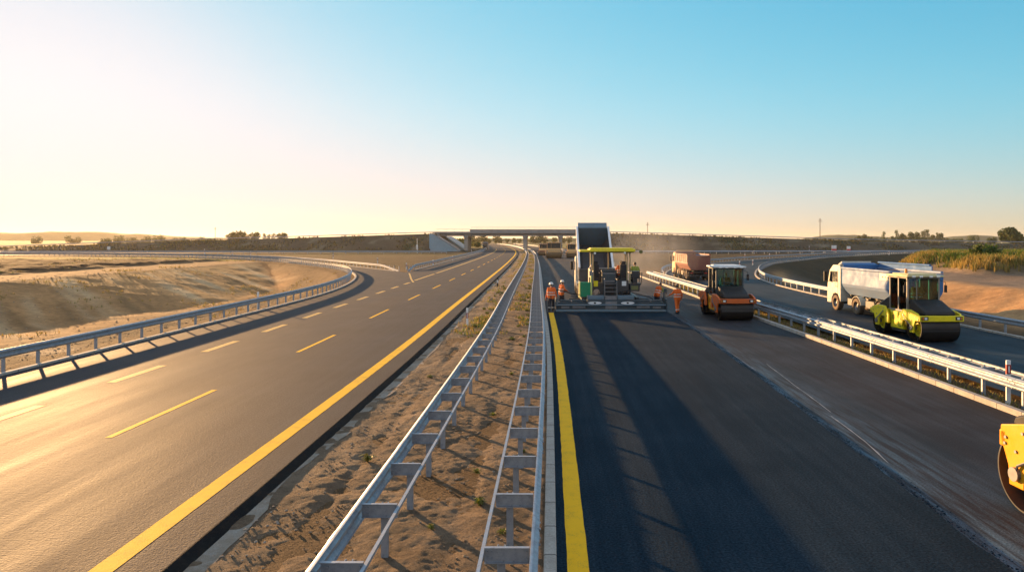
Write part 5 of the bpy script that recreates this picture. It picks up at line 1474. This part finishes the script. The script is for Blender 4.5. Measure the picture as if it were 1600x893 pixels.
# weeds in the median
def weed(label, x, y, s, seed, group):
    t = thing('weed', label, 'weed', (x, y, median_z(x - float(cl(y)), y) - .0), seed, group)
    rr = random.Random(seed); mb = MB()
    for _ in range(46):
        a = rr.uniform(0, 6.28); l = rr.uniform(.08, .22); e = rr.uniform(.03, .16); w2 = rr.uniform(.012, .026)
        d = Vector((math.cos(a), math.sin(a), 0)); sd = Vector((-d.y, d.x, 0)) * w2
        mb.add([(0, 0, -.02), d * l * .5 + sd + Vector((0, 0, e)), d * l + Vector((0, 0, e * .8)), d * l * .5 - sd + Vector((0, 0, e))], [(0, 1, 2, 3)], rr.randrange(2))
    mb.build('leaves', [M['leaf_w'], M['blade_o']], t, smooth=0, recalc=False)
    t.scale = (s, s, s); return t
w0 = weed('bright green weed alone on the near dirt left of both median guard rails', -3.75, 14.6, 1.0, 1, None)
GW = 'small green weeds on the median dirt'
w1 = weed('small green weed on the median dirt', -1.2, 12.2, .8, 2, GW)
rr = random.Random(9)
spots = [(-.75, 11.0), (-1.9, 11.2), (-1.45, 13.9), (-.6, 15.2), (-1.5, 18.4), (-3.4, 18.8), (-1.3, 24), (-4.0, 23.5), (-3.2, 29), (-1.2, 30.5), (-.7, 33), (-1.5, 37), (-3.5, 40), (-1.0, 42)] + [(rr.choice((rr.uniform(-4, -3), rr.uniform(-1.7, -1.0))), rr.uniform(32, 70)) for _ in range(60)]
for i, (u, y) in enumerate(spots):
    c = copy_tree(w1); x = float(cl(y)) + u; c.location = (x, y, median_z(u, y)); s = rr.uniform(.35, 1.0) * (.8 if y < 30 else 1.4); c.scale = (s * rr.uniform(.7, 1.7), s, s * .8); c.rotation_euler = (0, 0, rr.uniform(0, 6))
pts = []
for _ in range(5200):
    y = 34 + 260 * rr.random() ** 1.5
    u = rr.choice((rr.gauss(-1.75, .22), rr.gauss(-1.15, .16), rr.gauss(-3.05, .25), rr.gauss(-3.6, .5)))
    if vnoise(np.array([u * 2.]), np.array([y * .5]), 2.2, 3, 2)[0] > .1: pts.append((float(cl(y)) + u, y, -.09, rr.uniform(-.3, .5)))
grass_field('median_grass', pts, rr, .06, .22, ('blade_y', 'blade_g', 'blade_o'), pick, .03, 5)
pts = []
for _ in range(2600):
    y = rr.uniform(9, 70); pts.append((12.62 + rr.uniform(-.25, .95), y, -.13, rr.uniform(-1.2, .25)))
grass_field('verge_grass', pts, rr, .05, .16, ('blade_y', 'blade_g', 'blade_o'), pick, .02, 4)

# clods and pebbles on the median and under the left rail
def clods(name, spots, seed, mat):
    rr = random.Random(seed); mb = MB()
    for x, y, z, s in spots:
        vs = []
        for j in range(3):
            for k in range(6):
                p = math.pi * (j + .5) / 3; t_ = k * math.pi / 3 + j; q = rr.uniform(.7, 1.2) * s
                vs.append((x + q * math.sin(p) * math.cos(t_), y + q * math.sin(p) * math.sin(t_), z + .6 * q * math.cos(p)))
        fs = [(j * 6 + k, (j + 1) * 6 + k, (j + 1) * 6 + (k + 1) % 6, j * 6 + (k + 1) % 6) for j in range(2) for k in range(6)] + [(0, 1, 2, 3, 4, 5), (17, 16, 15, 14, 13, 12)]
        mb.add(vs, fs)
    o = mb.build(name, mat, smooth=60); o['kind'] = 'stuff'; return o
sp = []
for _ in range(9000):
    y = 7.5 + 40 * rr.random() ** 1.7; u = rr.uniform(-4.75, -.2)
    if vnoise(np.array([u]), np.array([y]), 1.3, 131, 3)[0] < rr.uniform(-.35, .3): continue
    sp.append((u + float(cl(y)), y, median_z(u + float(cl(y)), y) + .0, .006 + .034 * rr.random() ** 5))
clods('median_rubble', sp, 5, M['clod'])
sp = []
for _ in range(1500):
    y = rr.uniform(20, 66); sp.append((-18.75 - rr.uniform(0, 2.0) ** 1.3, y, -.15, .012 + .035 * rr.random() ** 3))
clods('verge_rubble', sp, 6, M['clod'])

# crumbs of hot mix along the open edge of the fresh layer
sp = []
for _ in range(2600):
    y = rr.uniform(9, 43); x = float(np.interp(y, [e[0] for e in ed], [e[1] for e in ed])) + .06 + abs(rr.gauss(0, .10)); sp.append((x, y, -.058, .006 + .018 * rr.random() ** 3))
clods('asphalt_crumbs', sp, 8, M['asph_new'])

sp = []
for _ in range(1500):
    y = 7.5 + 30 * rr.random() ** 1.5; u = rr.choice((rr.uniform(-4.9, -4.2), rr.uniform(-4.9, -.2)))
    sp.append((u + float(cl(y)), y, median_z(u + float(cl(y)), y) + .012, .005 + .028 * rr.random() ** 4))
clods('median_gravel', sp, 12, M['dust'])

# stones and dry scrub on the cut banks
sp = []
xs_ = np.array([rr.uniform(-66, -20) for _ in range(9000)]); yy_ = np.array([rr.uniform(36, 120) for _ in range(9000)])
zz_ = height(xs_, yy_); dd_ = dist_path(xs_, yy_, PL); nn_ = vnoise(xs_, yy_, 7, 151, 3)
for x, y, z, d_, n_ in zip(xs_, yy_, zz_, dd_, nn_):
    if d_ > 1 and n_ > rr.uniform(-.3, .4): sp.append((x, y, z, .02 + .11 * rr.random() ** 4))
clods('bank_rubble', sp, 14, M['clod'])
pts = []
for x, y, z, d_, n_ in zip(xs_[::2], yy_[::2], zz_[::2], dd_[::2], nn_[::2]):
    if d_ > 1 and n_ < -.25: pts.append((x, y, z, rr.uniform(-1.3, .2)))
xs_ = np.array([rr.uniform(-150, -62) for _ in range(5000)]); yy_ = np.array([rr.uniform(80, 165) for _ in range(5000)])
zz_ = height(xs_, yy_); fm_ = field_mask(xs_, yy_); nn_ = vnoise(xs_, yy_, 9, 153, 3)
for x, y, z, f_, n_ in zip(xs_, yy_, zz_, fm_, nn_):
    if (y > 148 and n_ > -.2) or (f_ > .3 and n_ > .3): pts.append((x, y, z, rr.uniform(-.8, .5)))
grass_field('bank_grass', pts, rr, .08, .32, ('blade_y', 'blade_g', 'blade_o'), pick, .04, 5)
# rough growth on the embankment slopes
pts = []
xs_ = np.array([rr.choice((rr.uniform(-230, -47), rr.uniform(22, 200))) for _ in range(5200)]); yy_ = np.array([rr.uniform(270, 289) for _ in range(5200)])
zz_ = height(xs_, yy_); nn_ = vnoise(xs_, yy_, 9, 93, 4)
for x, y, z, n_ in zip(xs_, yy_, zz_, nn_):
    if n_ > -.15 and z > .3: pts.append((x, y, z, rr.uniform(-.6, .3)))
grass_field('embankment_grass', pts, rr, .25, .8, ('bark', 'blade_o', 'blade_y'), pick, .12, 5)
# ------------------------------------------------------------------ the air
def haze():
    mb = MB(); mb.bb(-7000, 7000, -300, 9000, -3, 70)
    m = bpy.data.materials.new('haze_air'); m.use_nodes = True; nt = m.node_tree
    for n in list(nt.nodes): nt.nodes.remove(n)
    out = nt.nodes.new('ShaderNodeOutputMaterial'); v = nt.nodes.new('ShaderNodeVolumePrincipled')
    v.inputs['Color'].default_value = (.95, .88, .74, 1); v.inputs['Density'].default_value = 0.00007; v.inputs['Anisotropy'].default_value = .42
    nt.links.new(v.outputs[0], out.inputs['Volume'])
    o = mb.build('haze', m, smooth=0); tag(o, kind='stuff')
    o.display_type = 'WIRE'
haze()

def steam():
    """thin fume drifting off the hot mix"""
    mb = MB(); mb.sphere((0, 0, 0), 1, 24)
    m = bpy.data.materials.new('steam'); m.use_nodes = True; nt = m.node_tree
    for n in list(nt.nodes): nt.nodes.remove(n)
    out = nt.nodes.new('ShaderNodeOutputMaterial'); v = nt.nodes.new('ShaderNodeVolumePrincipled')
    v.inputs['Color'].default_value = (.95, .95, .95, 1); v.inputs['Anisotropy'].default_value = .2
    tc = nt.nodes.new('ShaderNodeTexCoord')
    nz = noise(nt, tc.outputs['Object'], 1.6, 4, .6)
    ln = nt.nodes.new('ShaderNodeVectorMath'); ln.operation = 'LENGTH'; nt.links.new(tc.outputs['Object'], ln.inputs[0])
    fall = ramp(nt, ln.outputs['Value'], [(.1, 1), (.98, 0)])
    mu = nt.nodes.new('ShaderNodeMath'); mu.operation = 'MULTIPLY'; nt.links.new(ramp(nt, nz, [(.40, 0), (.7, .06)]), mu.inputs[0]); nt.links.new(fall, mu.inputs[1])
    nt.links.new(mu.outputs[0], v.inputs['Density']); nt.links.new(v.outputs[0], out.inputs['Volume'])
    o = mb.build('steam', m, smooth=0, loc=(9.0, 66, 3.2)); o.scale = (5.5, 9, 4.2); tag(o, kind='stuff')
steam()
